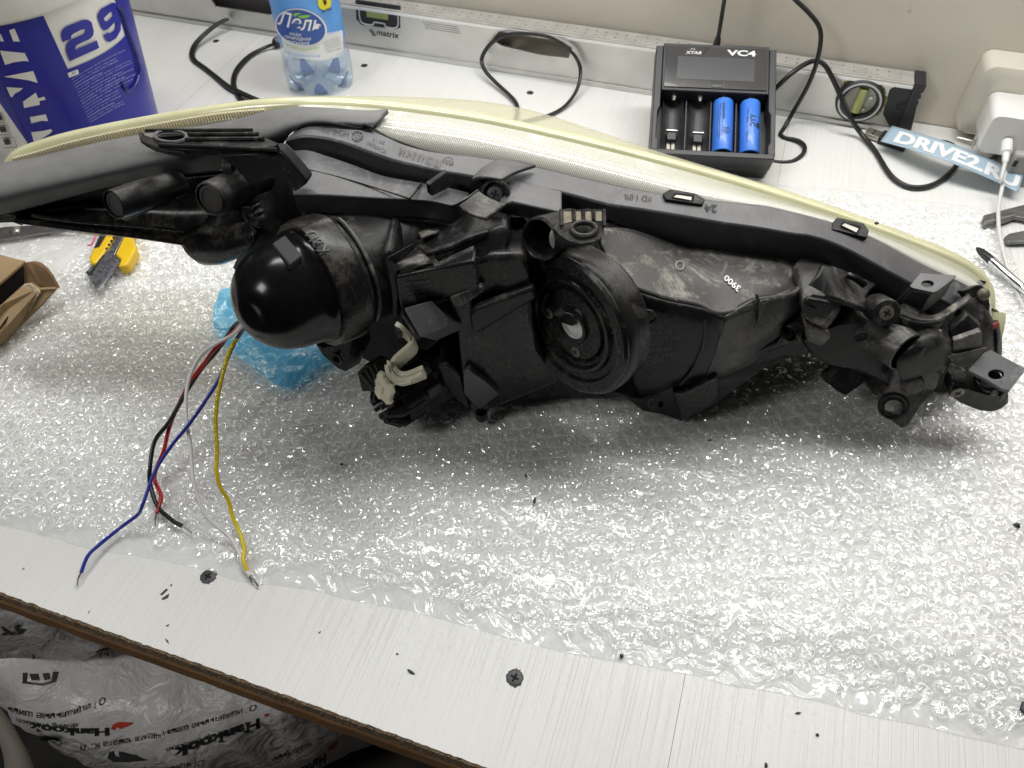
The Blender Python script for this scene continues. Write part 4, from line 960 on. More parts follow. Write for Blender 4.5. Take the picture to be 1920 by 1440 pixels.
for s in near:
    o = bpy.data.objects.new('bubble', rb.choice(vm)); o.parent = root_w
    o.location = Vector((s[0], s[1], .0004 + sheet_h(*s))) - root_w.location; o.rotation_euler = (0, 0, rb.uniform(0, 6.28)); sc = rb.uniform(.93, 1.04); o.scale = (sc, sc, rb.uniform(.7, 1.15)); col.objects.link(o)
mb = MB()
for s in spots:
    if s in nearset: continue
    vb = rb.choice(variants); a = rb.uniform(0, 6.28); c, d = math.cos(a), math.sin(a); sz = rb.uniform(.7, 1.15); h = .0004 + sheet_h(*s)
    k = len(mb.v); mb.v += [Vector((s[0] + c * v.x - d * v.y, s[1] + d * v.x + c * v.y, h + v.z * sz)) for v in vb.v]; mb.f += [tuple(i + k for i in f) for f in vb.f]
o = mb.build('bubbles', m_bub, root_w, smooth=12, recalc=False); o['kind'] = 'stuff'

def crumple(poly_a, poly_b, nu, nv, amp, fr, z0, name, m, label, cat, seed=0):
    """a loose sheet between two photo curves, lifted into creases"""
    a = spline([on_z(x, y, 0) for x, y in poly_a], nu); c = spline([on_z(x, y, 0) for x, y in poly_b], nu); rows = []
    for j in range(nv):
        t = j / (nv - 1); row = []
        for p, q in zip(a, c):
            w = p.lerp(q, t); nz = abs(noise.noise(Vector((w.x * fr + seed, w.y * fr, seed)))) + .5 * abs(noise.noise(Vector((w.x * fr * 2.7, w.y * fr * 2.7 + seed, 3))))
            row.append(Vector((w.x, w.y, z0 + amp * nz)))
        rows.append(row)
    return tag(MB().grid(rows).build(name, m, smooth=180, recalc=False), label, cat)
crumple([(420, 560), (408, 595), (412, 635), (442, 672), (486, 708), (522, 734), (540, 742)], [(560, 520), (640, 560), (680, 600), (660, 650), (630, 685), (590, 712), (548, 742)], 60, 50, .006, 24, .0072, 'blue_bag', m_bluebag, 'crumpled translucent blue plastic bag under the rubber boot', 'plastic bag', 5)
crumple([(-60, 520), (0, 505), (60, 500), (100, 498), (130, 478), (165, 452)], [(-60, 420), (0, 418), (60, 425), (120, 420), (170, 415), (230, 418)], 60, 40, .008, 38, .0008, 'clear_bag', m_bag, 'thin clear plastic bag crumpled between the cardboard box and steel tool', 'plastic bag', 9)
zb = crumple([(130, 458), (160, 460), (200, 452)], [(150, 420), (200, 420), (260, 430)], 24, 20, .003, 30, .005, 'zip_bag', m_bag, 'small clear zip bag with a pink line beside the utility knife', 'plastic bag', 2)
MB().tube(spline([on_z(x, y, .0075) for x, y in [(164, 460), (172, 458), (180, 440), (185, 425)]], 20), .0008, 6).build('pink_line', mat('pink_zip_line', (.75, .18, .32), .4), zb)
crumple([(540, 186), (600, 192), (700, 200), (780, 215)], [(565, 178), (620, 182), (700, 184), (770, 196)], 40, 14, .004, 60, .0006, 'film_scrap', m_bag, 'scrap of clear film on the bench in front of the bottle', 'plastic film', 4)

# ================================================================== loose crumbs of black plastic, scuffs on the laminate
m_crumb = mat('black_crumb', (.012, .012, .014), .45)
def crumb(px, z, w, l, label, seed, rot=0):
    r = random.Random(seed); c = on_z(*px, z); rows = []
    for k, (s, h) in enumerate(((.7, 0), (1, .35), (.8, .8), (.3, 1))):
        rows.append([c + Matrix.Rotation(rot, 3, 'Z') @ Vector((math.cos(t) * w * s * r.uniform(.55, 1.25), math.sin(t) * l * s * r.uniform(.55, 1.25), h * min(w, l) * 1.1)) for t in [2 * math.pi * j / 9 for j in range(9)]])
    mb = MB().grid(rows, closed=True); mb.f += [tuple(range(9)), tuple(range(27, 36))]
    tag(mb.build('crumb', m_crumb, smooth=30), label, 'crumb', 'black plastic crumbs on the bench')
crumb((1002, 940), .004, .0011, .0032, 'jagged black crumb on the bubble wrap below the round cap', 1, .1)
crumb((986, 893), .0045, .0008, .0016, 'thin black sliver just above the jagged crumb on the wrap', 2, .5)
crumb((641, 871), .004, .0012, .0010, 'small black crumb on the wrap below the adjuster', 3)
crumb((1330, 826), .005, .0018, .0008, 'curled black crumb on the wrap below the housing foot', 4, .3)
crumb((1905, 986), .005, .0022, .0024, 'square black crumb on the wrap at the right edge', 5)
crumb((770, 1260), .0003, .0026, .0008, 'long flat black crumb on bare laminate below the wrap', 6, -.2)
crumb((1165, 1231), .0012, .0014, .0018, 'black crumb on the front edge of the wrap', 7, .4)
crumb((1496, 1337), .0003, .0020, .0005, 'dark sliver on laminate near the right of the bench front', 8, .4)
crumb((1532, 1378), .0002, .0010, .0009, 'tiny round black crumb near the bottom right of the bench', 9)
crumb((1436, 1436), .0002, .0009, .0014, 'small dark crumb at the bottom edge of the picture', 10)
crumb((745, 1226), .0002, .0007, .0006, 'tiny round crumb left of the long flat crumb', 11)
crumb((1919, 1330), .004, .0022, .0040, 'black lump cut off by the right edge near the bottom', 12)
m_scuff = mat('dark_scuff', (.06, .055, .05), .7)
for k, pts in enumerate(([(299, 1115), (312, 1103), (315, 1106), (304, 1116)], [(302, 1123), (313, 1115), (318, 1113), (315, 1121), (306, 1125)], [(318, 1098), (323, 1094), (322, 1099)], [(310, 1173), (318, 1170), (315, 1175)], [(309, 1196), (315, 1201), (317, 1208), (312, 1203)], [(596, 1187), (602, 1182), (600, 1188)], [(165, 1149), (169, 1143), (167, 1150)], [(41, 1067), (46, 1064), (45, 1068)])):
    MB().add([on_z(x, y, .00016) for x, y in pts], [tuple(range(len(pts)))]).build('scuff_mark', m_scuff, bench, smooth=0)

# ================================================================== tyres in printed bags under the bench
m_bagw, nt, b, N, L = new_mat('white_tyre_bag')
set_in(b, color=(.82, .80, .785), rough=.26, spec=.6)
gm = N.new('ShaderNodeNewGeometry'); tn = N.new('ShaderNodeTexNoise'); tn.inputs['Scale'].default_value = 34; tn.inputs['Detail'].default_value = 7; tn.inputs['Distortion'].default_value = 1.8; L.new(gm.outputs['Position'], tn.inputs['Vector'])
bp = N.new('ShaderNodeBump'); bp.inputs['Strength'].default_value = .45; bp.inputs['Distance'].default_value = .010; L.new(tn.outputs['Fac'], bp.inputs['Height']); L.new(bp.outputs['Normal'], b.inputs['Normal'])
m_red = mat('red_orange_print', (.62, .07, .03), .4)
def tyre(c, r, z0, z1, name_label, seed):
    t = thing('bagged_tyre', (c[0], c[1], z0), name_label, 'tyre', 'bagged tyres stacked under the bench')
    prof = [(.35, z1 - .02), (.62, z1 - .008), (.86, z1), (.945, z1 - .008), (.99, z1 - .028), (1.0, z1 - .06), (1.0, (z0 + z1) / 2), (.995, z0 + .05), (.97, z0 + .02), (.88, z0), (.5, z0 + .01)]
    pr = [tuple(p) for p in spline([Vector((a, h, 0)) for a, h in prof], 46)]
    rows = []
    for a, h, _ in pr:
        row = []
        for j in range(220):
            th = 2 * math.pi * j / 220
            d = .010 * noise.noise(Vector((math.cos(th) * 7, math.sin(th) * 7, h * 22 + seed))) + .005 * abs(noise.noise(Vector((math.cos(th) * 22, math.sin(th) * 22, h * 50 + seed)))) + .003 * noise.noise(Vector((math.cos(th) * 60, math.sin(th) * 60, h * 120)))
            row.append(Vector((c[0] + (a * r + d) * math.cos(th), c[1] + (a * r + d) * math.sin(th), h + d * .5)))
        rows.append(row)
    o = MB().grid(rows, closed=True).build('bag', m_bagw, t, smooth=60)
    return t, caster(o)
T1C, T1R = (-.425, .318), .27
ta, cast_a = tyre(T1C, T1R, -.42, -.205, 'lower bagged tyre, printed film pulled tight over its side', 3)
T2C, T2R = (-.527, .339), .27
tb_, cast_b = tyre(T2C, T2R, -.203, -.035, 'upper bagged tyre tucked right under the bench edge', 8)
def side_px(x, y, C_, R__, off):
    d = ray(x, y); o = Vector((CAM.x - C_[0], CAM.y - C_[1])); dd = Vector((d.x, d.y)); r = R__ + off
    A = dd.dot(dd); B = 2 * dd.dot(o); D = o.dot(o) - r * r; q = B * B - 4 * A * D
    if q < 0: return CAM + d * (-B / (2 * A))
    return CAM + d * ((-B - math.sqrt(q)) / (2 * A))
def bag_text(par, s, p0, p1, h, C_=None, R__=None, off=.0, bold=.0, bend=0., zlim=None):
    """writing upside down on the bag: starts at p0 (right) and runs to p1 (left)"""
    cst = cast_a if par is ta else cast_b; last = [None]
    def fn(u, v):
        x = p0[0] + (p1[0] - p0[0]) * u; y = p0[1] + (p1[1] - p0[1]) * u + bend * math.sin(math.pi * u) + h * v
        q = cst(x, y, .0009); last[0] = q or last[0]; return q or last[0] or on_z(x, y, -.2)
    q = MB(); write(q, s, fn, bold=bold, maxlen=.03); q.build('lettering', m_print, par, smooth=0)
def bag_patch(par, poly, name, m):
    cst = cast_a if par is ta else cast_b; v_, f_ = fill2d(poly, 5); pts = [cst(x, y, .0008) for x, y in v_]
    if all(q is not None for q in pts): MB().add(pts, f_).build(name, m, par, smooth=0)
bag_text(ta, 'Официальные шины', (198, 1302), (12, 1318), 17, T1C, T1R, bold=.0, zlim=-.186, bend=22)
bag_text(ta, 'driving emotion', (146, 1352), (32, 1342), 12, T1C, T1R, bend=6); bag_text(ta, 'Hankook', (204, 1363), (54, 1352), 15, T1C, T1R, bold=.035, bend=5)
bag_text(ta, 'Официальные шины Чемпионата КХЛ', (480, 1316), (152, 1392), 15, T1C, T1R, bend=10)
bag_text(ta, 'driving emotion', (437, 1361), (312, 1398), 13, T1C, T1R); bag_text(ta, 'Hankook', (487, 1344), (325, 1402), 20, T1C, T1R, bold=.035)
bag_text(ta, 'Официальные', (382, 1420), (270, 1442), 14, T1C, T1R); bag_text(ta, 'Официальные', (605, 1378), (500, 1420), 14, T1C, T1R); bag_text(ta, 'Hankook', (610, 1410), (540, 1452), 20, T1C, T1R, bold=.035)
bag_text(ta, 'Связь', (116, 1388), (62, 1376), 10, T1C, T1R)
for poly in ([(208, 1366), (212, 1358), (222, 1353), (236, 1353), (250, 1354), (238, 1362), (226, 1366), (219, 1362), (214, 1368)], [(491, 1345), (495, 1338), (503, 1336), (500, 1342)], [(614, 1408), (620, 1396), (636, 1388), (630, 1398), (622, 1404)], [(130, 1412), (145, 1412), (158, 1418), (146, 1422), (134, 1418)]):
    bag_patch(ta, poly, 'red_mark', m_red)
m_emblem = mat('dark_emblem', (.05, .05, .05), .4)
bag_patch(ta, [(202, 1420), (206, 1408), (220, 1406), (250, 1414), (280, 1424), (240, 1428), (214, 1428)], 'tyre_emblem', m_emblem)
for poly in ([(44, 1262), (52, 1262), (50, 1280), (43, 1282)], [(100, 1260), (110, 1260), (104, 1279), (96, 1280)], [(43, 1282), (60, 1284), (80, 1286), (104, 1279), (104, 1275), (80, 1281), (60, 1280), (50, 1278)], [(56, 1264), (72, 1264), (74, 1276), (60, 1276)], [(80, 1263), (92, 1262), (94, 1274), (84, 1276)]):
    bag_patch(ta, poly, 'league_emblem', m_emblem)
bag_text(tb_, 'Официальные', (60, 1240), (110, 1188), -12); bag_text(tb_, 'H', (214, 1226), (180, 1240), -18, bold=.05)
for poly in ([(2, 1172), (50, 1178), (40, 1188), (8, 1182)], [(2, 1160), (8, 1162), (30, 1188), (22, 1190)], [(36, 1168), (42, 1172), (10, 1190), (2, 1188)]): bag_patch(tb_, poly, 'emblem_stroke', m_emblem)
bag_patch(tb_, [(166, 1244), (184, 1244), (196, 1247), (176, 1252)], 'red_mark', m_red)
# pale strap hanging at the lower left
sp = spline([on_z(x, y, -.30) for x, y in [(-30, 1310), (-5, 1345), (12, 1375), (26, 1400), (36, 1430), (40, 1470), (42, 1520)]], 40)
rows = [[p + Vector((-.016, 0, 0)) for p in sp], [p + Vector((0, 0, .002)) for p in sp], [p + Vector((.016, 0, 0)) for p in sp]]
tag(MB().grid(rows).build('strap', mat('beige_strap', (.36, .32, .27), .6), smooth=60, solid=.003), 'flat beige strap hanging left of the bagged tyres', 'strap')

# ================================================================== the headlight, back towards the viewer
AX = Vector((-.515, -.857, 0)).normalized()          # the way its lamp openings face
m_pl = dusty('black_housing_plastic', (.009, .009, .010), .30, dust=(.30, .29, .265), amount=.38, scale=24, up=.8, seed=1.3, haze=.05, spec=.25)
m_plc = dusty('black_housing_plastic_clean', (.008, .008, .009), .24, amount=.26, scale=30, up=.6, seed=4.1, haze=.02, spec=.3)
m_pld = dusty('dusty_housing_plastic', (.014, .014, .016), .40, dust=(.42, .395, .335), amount=1.0, scale=21, up=.6, seed=7.7, haze=.10, spec=.6)
m_top = dusty('scuffed_flange_painted_sheen', (.018, .019, .024), .36, dust=(.36, .355, .36), amount=.6, scale=22, up=.9, seed=2.2, haze=.34, spec=.9)  # strong haze and bluish tone: dust film that also paints in the lamp sheen
m_cov = dusty('matt_grey_rubber_cover', (.030, .030, .032), .46, dust=(.37, .37, .365), amount=.5, scale=18, up=.8, seed=9.0, scratch=.15, haze=.62, spec=.7)
m_boot = mat('black_rubber_boot', (.006, .006, .0065), .19, spec=.32, vary=.25, vscale=200, bump=.03, bscale=90)
m_rub = mat('matt_black_rubber', (.018, .018, .02), .62, bump=.1, bscale=1500)
m_cream2 = mat('cream_nylon', (.76, .73, .57), .42, vary=.08, vscale=150, sss=.0)
m_silver = mat('silver_reflector', (.82, .82, .80), .35, metal=.45)
m_bolt = mat('dusty_steel_screw', (.20, .175, .14), .5, metal=.6, vary=.25, vscale=500)
m_lens, nt, b, N, L = new_mat('yellowed_lens_plastic')
set_in(b, color=(.79, .775, .60), rough=.2, ior=1.45, coat=.5)
trn = N.new('ShaderNodeBsdfTransparent'); trn.inputs[0].default_value = (.96, .95, .83, 1); mxs = N.new('ShaderNodeMixShader'); mxs.inputs[0].default_value = .42
L.new(trn.outputs[0], mxs.inputs[1]); L.new(b.outputs[0], mxs.inputs[2]); L.new(mxs.outputs[0], N['Material Output'].inputs[0])
m_rim = mat('yellow_green_lens_edge', (.68, .665, .42), .14, coat=.6, vary=.10, vscale=30)
# ribbed, whitish lens wall
m_rib, nt, b, N, L = new_mat('ribbed_lens_wall')
set_in(b, color=(.83, .83, .76), rough=.18, coat=.7)
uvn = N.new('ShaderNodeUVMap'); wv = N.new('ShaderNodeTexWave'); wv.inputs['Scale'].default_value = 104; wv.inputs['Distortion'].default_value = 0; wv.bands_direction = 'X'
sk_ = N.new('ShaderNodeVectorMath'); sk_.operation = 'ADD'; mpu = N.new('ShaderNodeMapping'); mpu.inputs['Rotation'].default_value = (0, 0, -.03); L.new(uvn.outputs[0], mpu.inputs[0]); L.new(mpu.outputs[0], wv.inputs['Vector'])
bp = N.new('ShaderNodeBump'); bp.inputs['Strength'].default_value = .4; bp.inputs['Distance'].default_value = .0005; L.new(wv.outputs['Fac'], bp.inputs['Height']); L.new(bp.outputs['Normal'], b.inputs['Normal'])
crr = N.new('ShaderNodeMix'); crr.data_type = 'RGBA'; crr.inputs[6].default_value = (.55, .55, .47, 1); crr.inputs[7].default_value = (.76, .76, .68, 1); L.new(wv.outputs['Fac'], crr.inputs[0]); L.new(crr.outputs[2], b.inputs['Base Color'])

hl = thing('headlight', (HP0.x, HP0.y, 0), 'black car headlight unit lying with its back to the viewer, lens yellowed', 'headlight')
def hprism(pts, d, depth, name, m, par=hl, bev=.0012, seg=2, vec=None, smooth=35):
    """a block whose front outline is pts at offset d, running back by depth"""
    pp = [hp(x, y, d) if len(q) == 0 else hp(x, y, q[0]) for x, y, *q in pts]
    return MB().prism(pp, vec if vec is not None else HN * -depth).build(name, m, par, smooth=smooth, bevel=bev, seg=seg)
def hskin(curves, n, name, m, par=hl, solid=.0025, smooth=50, sub=1, bev=0):
    """a skin stretched over photo curves of (px, py, offset); sub in-between rows per span"""
    cs = [hcurve(c, n) for c in curves]; rows = []
    for a, c in zip(cs, cs[1:]):
        for k in range(sub): rows.append(lerp_curve(a, c, k / sub))
    rows.append(cs[-1])
    return MB().grid(rows).build(name, m, par, smooth=smooth, solid=solid, bevel=bev)
def hsmooth(curves, n, nv, name, m, par=hl, solid=.0025, uv=False):
    cs = [hcurve(c, n) for c in curves]; cols = [spline([c[i] for c in cs], nv) for i in range(n)]
    rows = [[cols[i][j] for i in range(n)] for j in range(nv)]
    o = MB().grid(rows).build(name, m, par, smooth=80, solid=solid, recalc=True)
    if uv:
        me = o.data; ul = me.uv_layers.new(name='UVMap')
        for lp in me.loops: ul.data[lp.index].uv = ((lp.vertex_index % n) / (n - 1), (lp.vertex_index // n) / (nv - 1))
    return o

# ---- lens: outer rim line, ribbed wall, bulged face
RIM = [(8, 312, -.098), (22, 296, -.100), (60, 280, -.102), (130, 260, -.104), (250, 236, -.104), (400, 211, -.102), (520, 199, -.100), (640, 199, -.098), (760, 209, -.096), (900, 229, -.095), (1040, 258, -.095), (1200, 297, -.095), (1400, 352, -.095), (1560, 402, -.094), (1700, 453, -.090), (1800, 494, -.084), (1845, 524, -.078), (1864, 556, -.070), (1864, 600, -.058), (1858, 640, -.048)]
rim = hcurve(RIM, 220)
def off_curve(c, v): return [p + Vector(v) for p in c]
rp = MB(); rows = []
for i, p in enumerate(rim):
    t = (rim[min(i + 1, 219)] - rim[max(i - 1, 0)]).normalized(); bk_ = -HN - t * t.dot(-HN); bk_.normalize(); upv = t.cross(bk_).normalized()
    if upv.z < 0: upv = -upv
    prof = [(-.0005, -.0030), (.0006, .0004), (.0026, .0016), (.0062, .0018), (.0085, .0006), (.0090, -.0040), (.0085, -.0120), (.0068, -.0122), (.0060, -.0040), (.0020, -.0030)]
    rows.append([p + bk_ * a + upv * c for a, c in prof])
lens = rp.grid(rows, closed=True).build('lens', m_rim, hl, smooth=50); lens['label'] = 'yellowed lens rim and cover'
WALL_LO = [(560, 238, -0.0780), (640, 240, -0.0760), (700, 244, -0.0740), (740, 262, -0.0730), (815, 286, -0.0720), (902, 297, -0.0710), (1003, 314, -0.0700), (1107, 339, -0.0690), (1240, 366, -0.0680), (1320, 376, -0.0680), (1413, 386, -0.0680), (1453, 392, -0.0680), (1557, 418, -0.0660), (1633, 446, -0.0640), (1727, 496, -0.0600), (1813, 538, -0.0550), (1850, 575, -0.0500), (1852, 625, -0.0420)]
WALL_HI = [(560, 199, -.098), (640, 201, -.097), (760, 212, -.095), (900, 232, -.094), (1040, 262, -.094), (1200, 301, -.094), (1400, 356, -.094), (1560, 406, -.093), (1700, 457, -.089), (1795, 498, -.083), (1838, 528, -.077), (1856, 560, -.069), (1857, 610, -.056)]
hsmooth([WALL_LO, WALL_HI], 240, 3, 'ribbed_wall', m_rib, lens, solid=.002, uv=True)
# toothed sealing strip along the left rim
TL = hcurve([(28, 300, -.0965), (70, 289, -.0985), (140, 269, -.101), (250, 245, -.101), (400, 219, -.099), (500, 209, -.098)], 90)
mb = MB()
for i in range(0, 89):
    p, q = TL[i], TL[i].lerp(TL[i + 1], .55); up_ = Vector((0, 0, .0022)); mb.prism([p + up_, q + up_, q - up_ * 1.2, p - up_ * 1.2], HN * .0016)
mb.build('sealing_teeth', mat('cream_sealant', (.70, .64, .47), .5), lens, smooth=0)['kind'] = 'stuff'
MB().tube(off_curve(TL, (0, 0, -.0032)), .0020, 8).build('seal_bead', m_rim, lens, smooth=60)
# bulged lens face running down to the bench behind
cols = []
rows = []
NV = 26
for j in range(NV):
    t = j / (NV - 1); row = []
    for i, p in enumerate(rim):
        s = i / 219; bul = math.exp(-((s - .475) / .13) ** 2)
        foot = Vector((p.x, p.y, 0)); foot.z = min(.012 + .10 * max(0, .42 - s), p.z * .6)
        q = Vector((p.x, p.y, p.z + (foot.z - p.z) * t ** 1.9)) - HN * (.0085 + .020 * math.sin(math.pi * .5 * min(t * 1.4, 1)) + .030 * bul * math.sin(math.pi * .5 * min(t * 1.6, 1)))
        q.z += .0040 * bul * math.sin(math.pi * min(t * 1.5, 1))
        row.append(q)
    rows.append(row)
MB().grid(rows).build('lens_face', m_lens, lens, smooth=80)
# pale reflector chamber inside, seen through the lens wall
MB().grid([[p - HN * -.004 + Vector((0, 0, -.010)) for p in rim[60:205]], [p + HN * .03 + Vector((0, 0, -.05)) for p in rim[60:205]]]).build('reflector_chamber', m_silver, hl, smooth=60)

# ---- flange band along the top of the housing
U = [(538, 258, -0.0740), (560, 240, -0.0770), (583, 233, -0.0775), (640, 234, -0.0760), (686, 238, -0.0740), (727, 256, -0.0720), (762, 271, -0.0710), (815, 284, -0.0700), (902, 294, -0.0690), (1003, 311, -0.0680), (1107, 336, -0.0670), (1240, 363, -0.0660), (1320, 373, -0.0660), (1413, 382, -0.0660), (1453, 389, -0.0660), (1557, 415, -0.0640), (1633, 443, -0.0620), (1727, 493, -0.0580), (1813, 533, -0.0530), (1846, 560, -0.0490)]
Lo = [(536, 262, -0.0690), (560, 256, -0.0670), (583, 255, -0.0660), (622, 261, -0.0640), (657, 272, -0.0620), (697, 287, -0.0590), (740, 301, -0.0570), (784, 311, -0.0550), (832, 321, -0.0530), (889, 331, -0.0520), (953, 350, -0.0520), (1033, 357, -0.0520), (1063, 363, -0.0520), (1140, 383, -0.0520), (1207, 393, -0.0520), (1280, 405, -0.0520), (1353, 418, -0.0510), (1413, 426, -0.0490), (1480, 437, -0.0470), (1520, 442, -0.0460), (1580, 463, -0.0450), (1673, 513, -0.0430), (1760, 560, -0.0390), (1838, 600, -0.0330)]
Bo = [(535, 284, -0.0690), (577, 281, -0.0660), (614, 292, -0.0640), (664, 309, -0.0610), (719, 329, -0.0570), (784, 341, -0.0550), (832, 350, -0.0530), (889, 362, -0.0520), (953, 376, -0.0520), (1050, 394, -0.0520), (1133, 410, -0.0520), (1207, 440, -0.0520), (1280, 462, -0.0520), (1380, 474, -0.0510), (1463, 486, -0.0490), (1533, 508, -0.0470), (1600, 540, -0.0450), (1673, 575, -0.0430), (1760, 620, -0.0390), (1830, 660, -0.0330)]
N_ = 150
ul, ll, bl3 = hcurve(U, N_), hcurve(Lo, N_), hcurve(Bo, N_)
back = [p + Vector((0, 0, -.028)) for p in ul]
fl = MB().grid([back, ul, lerp_curve(ul, ll, .5), ll, bl3], closed=False).build('housing_flange', m_top, hl, smooth=30, bevel=.0012, seg=2)
# ---- main shell behind everything
B2 = hcurve([(500, 300, -.070), (620, 300, -.062), (760, 345, -.056), (953, 380, -.052), (1133, 415, -.052), (1280, 465, -.052), (1463, 490, -.049), (1600, 545, -.045), (1760, 620, -.040), (1845, 660, -.034)], 80)
B3 = hcurve([(480, 420, -.052), (620, 470, -.045), (760, 520, -.035), (953, 560, -.028), (1133, 590, -.028), (1280, 610, -.026), (1463, 620, -.028), (1600, 640, -.032), (1720, 680, -.034), (1820, 720, -.032)], 80)
B4 = hcurve([(440, 500, -.060), (560, 600, -.050), (760, 705, -.030), (900, 745, -.012), (1050, 740, -.010), (1250, 735, -.010), (1420, 690, -.018), (1530, 655, -.026), (1640, 700, -.028), (1780, 760, -.028)], 80)
B5 = hcurve([(470, 430, -.085), (560, 520, -.085), (760, 590, -.085), (900, 620, -.085), (1050, 630, -.085), (1250, 630, -.085), (1420, 610, -.085), (1530, 600, -.085), (1640, 610, -.085), (1780, 640, -.075)], 80)
MB().grid([back_ for back_ in (B2, B3, B4, B5)]).build('rear_shell', m_pl, hl, smooth=60, solid=.003)
MB().grid([B5, [p + Vector((0, 0, .06)) for p in B5]]).build('inner_shell', m_pl, hl, smooth=60)

# ---- shelf on the left and its edges
SH_T = [(545, 283, -.066), (577, 282, -.063), (614, 293, -.061), (664, 310, -.058), (719, 330, -.054), (784, 342, -.052), (840, 352, -.050), (880, 362, -.049)]
SH_B = [(550, 364, -0.0300), (600, 365, -0.0300), (660, 368, -0.0300), (720, 371, -0.0300), (770, 373, -0.0295), (815, 377, -0.0290), (850, 384, -0.0290), (874, 372, -0.0360)]
st_, sb_ = hcurve(SH_T, 40), hcurve(SH_B, 40)
dn = lambda c, z, dy=0: [p + Vector((0, 0, z)) + HN * dy for p in c]
MB().grid([st_, lerp_curve(st_, sb_, .5), sb_, dn(sb_, -.013, .0), dn(sb_, -.0135, -.004), dn(sb_, -.022, -.002), dn(sb_, -.0222, -.025)]).build('shelf', m_top, hl, smooth=25, bevel=.0007)
MB().tube([p + Vector((0, 0, -.0145)) + HN * .0008 for p in sb_[2:36]], .0011, 8).build('shelf_bead', m_pl, hl)
MB().tube(hcurve([(556, 313, -.049), (640, 333, -.045), (720, 357, -.036), (768, 373, -.022)], 24), .0005, 6).build('parting_line', m_plc, hl)
MB().tube(hcurve([(768, 373, -.0215), (780, 358, -.034), (791, 343, -.050)], 10), .0007, 6).build('shelf_rib', m_plc, hl)
hprism([(805, 347, -.030), (811, 343, -.034), (840, 322, -.048), (843, 345, -.048), (845, 351, -.044), (812, 368, -.030), (807, 366, -.029)], 0, 0, 'shelf_fin', m_pl, vec=Vector((-.0024, .001, .0008)), bev=.0005)
# scoop at the shelf's right end
hsmooth([[(853, 385, -.022), (895, 358, -.034)], [(880, 402, -.020), (915, 372, -.030)], [(912, 412, -.016), (948, 385, -.026)]], 14, 10, 'scoop', m_pld, hl, solid=.002)
MB().tube(hcurve([(852, 385, -.0205), (876, 372, -.0275), (897, 357, -.034)], 12), .0009, 6).build('scoop_edge', m_plc, hl)
# middle shelf right of the scoop (pale smooth strip)
hprism([(935, 385), (960, 378), (1054, 398), (1052, 420), (1000, 412), (938, 400)], -.030, .02, 'middle_pad', m_top, bev=.001)
# ---- screw boss with its raised neck
c = hp(928, 364, -.038)
nk = hsmooth([[(884, 340, -.047), (905, 318, -.058), (932, 303, -.066)], [(905, 334, -.041), (930, 316, -.052), (960, 302, -.062)], [(940, 340, -.041), (965, 325, -.050), (1004, 312, -.064)]], 14, 12, 'boss_neck', m_top, hl, solid=.002)
bs = MB().lathe([(.0088, -.022), (.0088, .001), (.0080, .0022), (.0066, .0024), (.0062, .0005), (0, .0005)], c, (HN + Vector((0, 0, .75))).normalized(), 32).build('screw_boss', m_pl, hl)
screw(c + (HN + Vector((0, 0, .75))).normalized() * .0012, .0044, .5, bs, m=m_screw, axis=(HN + Vector((0, 0, .75))).normalized())
# ---- locking tabs with white slots on the flange
def tab(pts, slot, d, name):
    o = hprism(pts, d, .004, name, m_pl, bev=.0006, vec=Vector((0, 0, -.003)) - HN * .001)
    cs = caster(o)
    for nm, q, m_, lf in (('slot', slot[0], m_dark, .0004), ('catch', slot[1], mat('white_catch', (.70, .69, .62), .5), .0009)):
        pts_ = [cs(x, y, lf) for x, y in q]
        if all(pts_): MB().add(pts_, [tuple(range(len(pts_)))]).build(nm, m_, o, smooth=0)
tab([(1243, 362, -.0645), (1256, 354, -.068), (1305, 362, -.068), (1322, 373, -.065), (1318, 384, -.060), (1248, 374, -.060)], ([(1258, 371), (1266, 362), (1302, 366), (1300, 378)], [(1262, 371), (1268, 367), (1296, 371), (1295, 377)]), -.064, 'locking_tab')
tab([(1562, 416, -.0625), (1570, 407, -.066), (1620, 418, -.066), (1630, 432, -.063), (1626, 446, -.056), (1560, 430, -.056)], ([(1574, 425), (1580, 416), (1614, 425), (1608, 440)], [(1577, 424), (1582, 420), (1608, 430), (1604, 437)]), -.062, 'locking_tab')
# ---- engraved writing
def engrave(s, quad, surf, name, m=None, bold=.0, lift=.0007, par=None):
    mb = MB(); write_on(mb, s, quad, caster(*(surf if isinstance(surf, (list, tuple)) else [surf])), lift, bold=bold); return mb.build(name, m or m_emb, par or fl, smooth=0)
m_emb = mat('raised_letter_plastic', (.045, .046, .052), .35)
# (upside down for the viewer: text boxes run from right to left)
engrave('HCHR-735', [(655, 246), (603, 236), (602, 246), (652, 257)], fl, 'engraved_code', m_emb)
engrave('ICHIKOH', [(724, 281), (690, 264), (688, 270), (721, 288)], fl, 'engraved_maker', m_emb)
engrave('89-15', [(722, 265), (700, 258), (699, 263), (720, 271)], fl, 'engraved_date', m_emb)
engrave('1770 12S51 A B1 02 HC R PL', [(830, 302), (750, 278), (745, 290), (824, 316)], fl, 'engraved_approval', m_emb)
for cx, cy in ((670, 256), (840, 305)):
    cc = caster(fl)(cx, cy, .0006); MB().tube([*circle(cc, (HN * .4 + Vector((0, 0, 1))), .0030, 24)] , .00025, 5, cap=False).build('approval_ring', m_emb, fl)
    engrave('E9' if cx > 800 else 'E3', [(cx + 5, cy - 3), (cx - 5, cy - 5), (cx - 5, cy + 3), (cx + 5, cy + 5)], fl, 'approval_mark', m_emb)
engrave('≡D 1.0%', [(1222, 369), (1170, 364), (1170, 374), (1221, 380)], fl, 'beam_mark', m_print)
engrave('24', [(1344, 385), (1320, 384), (1323, 397), (1343, 399)], fl, 'mould_mark', m_print, bold=.02)
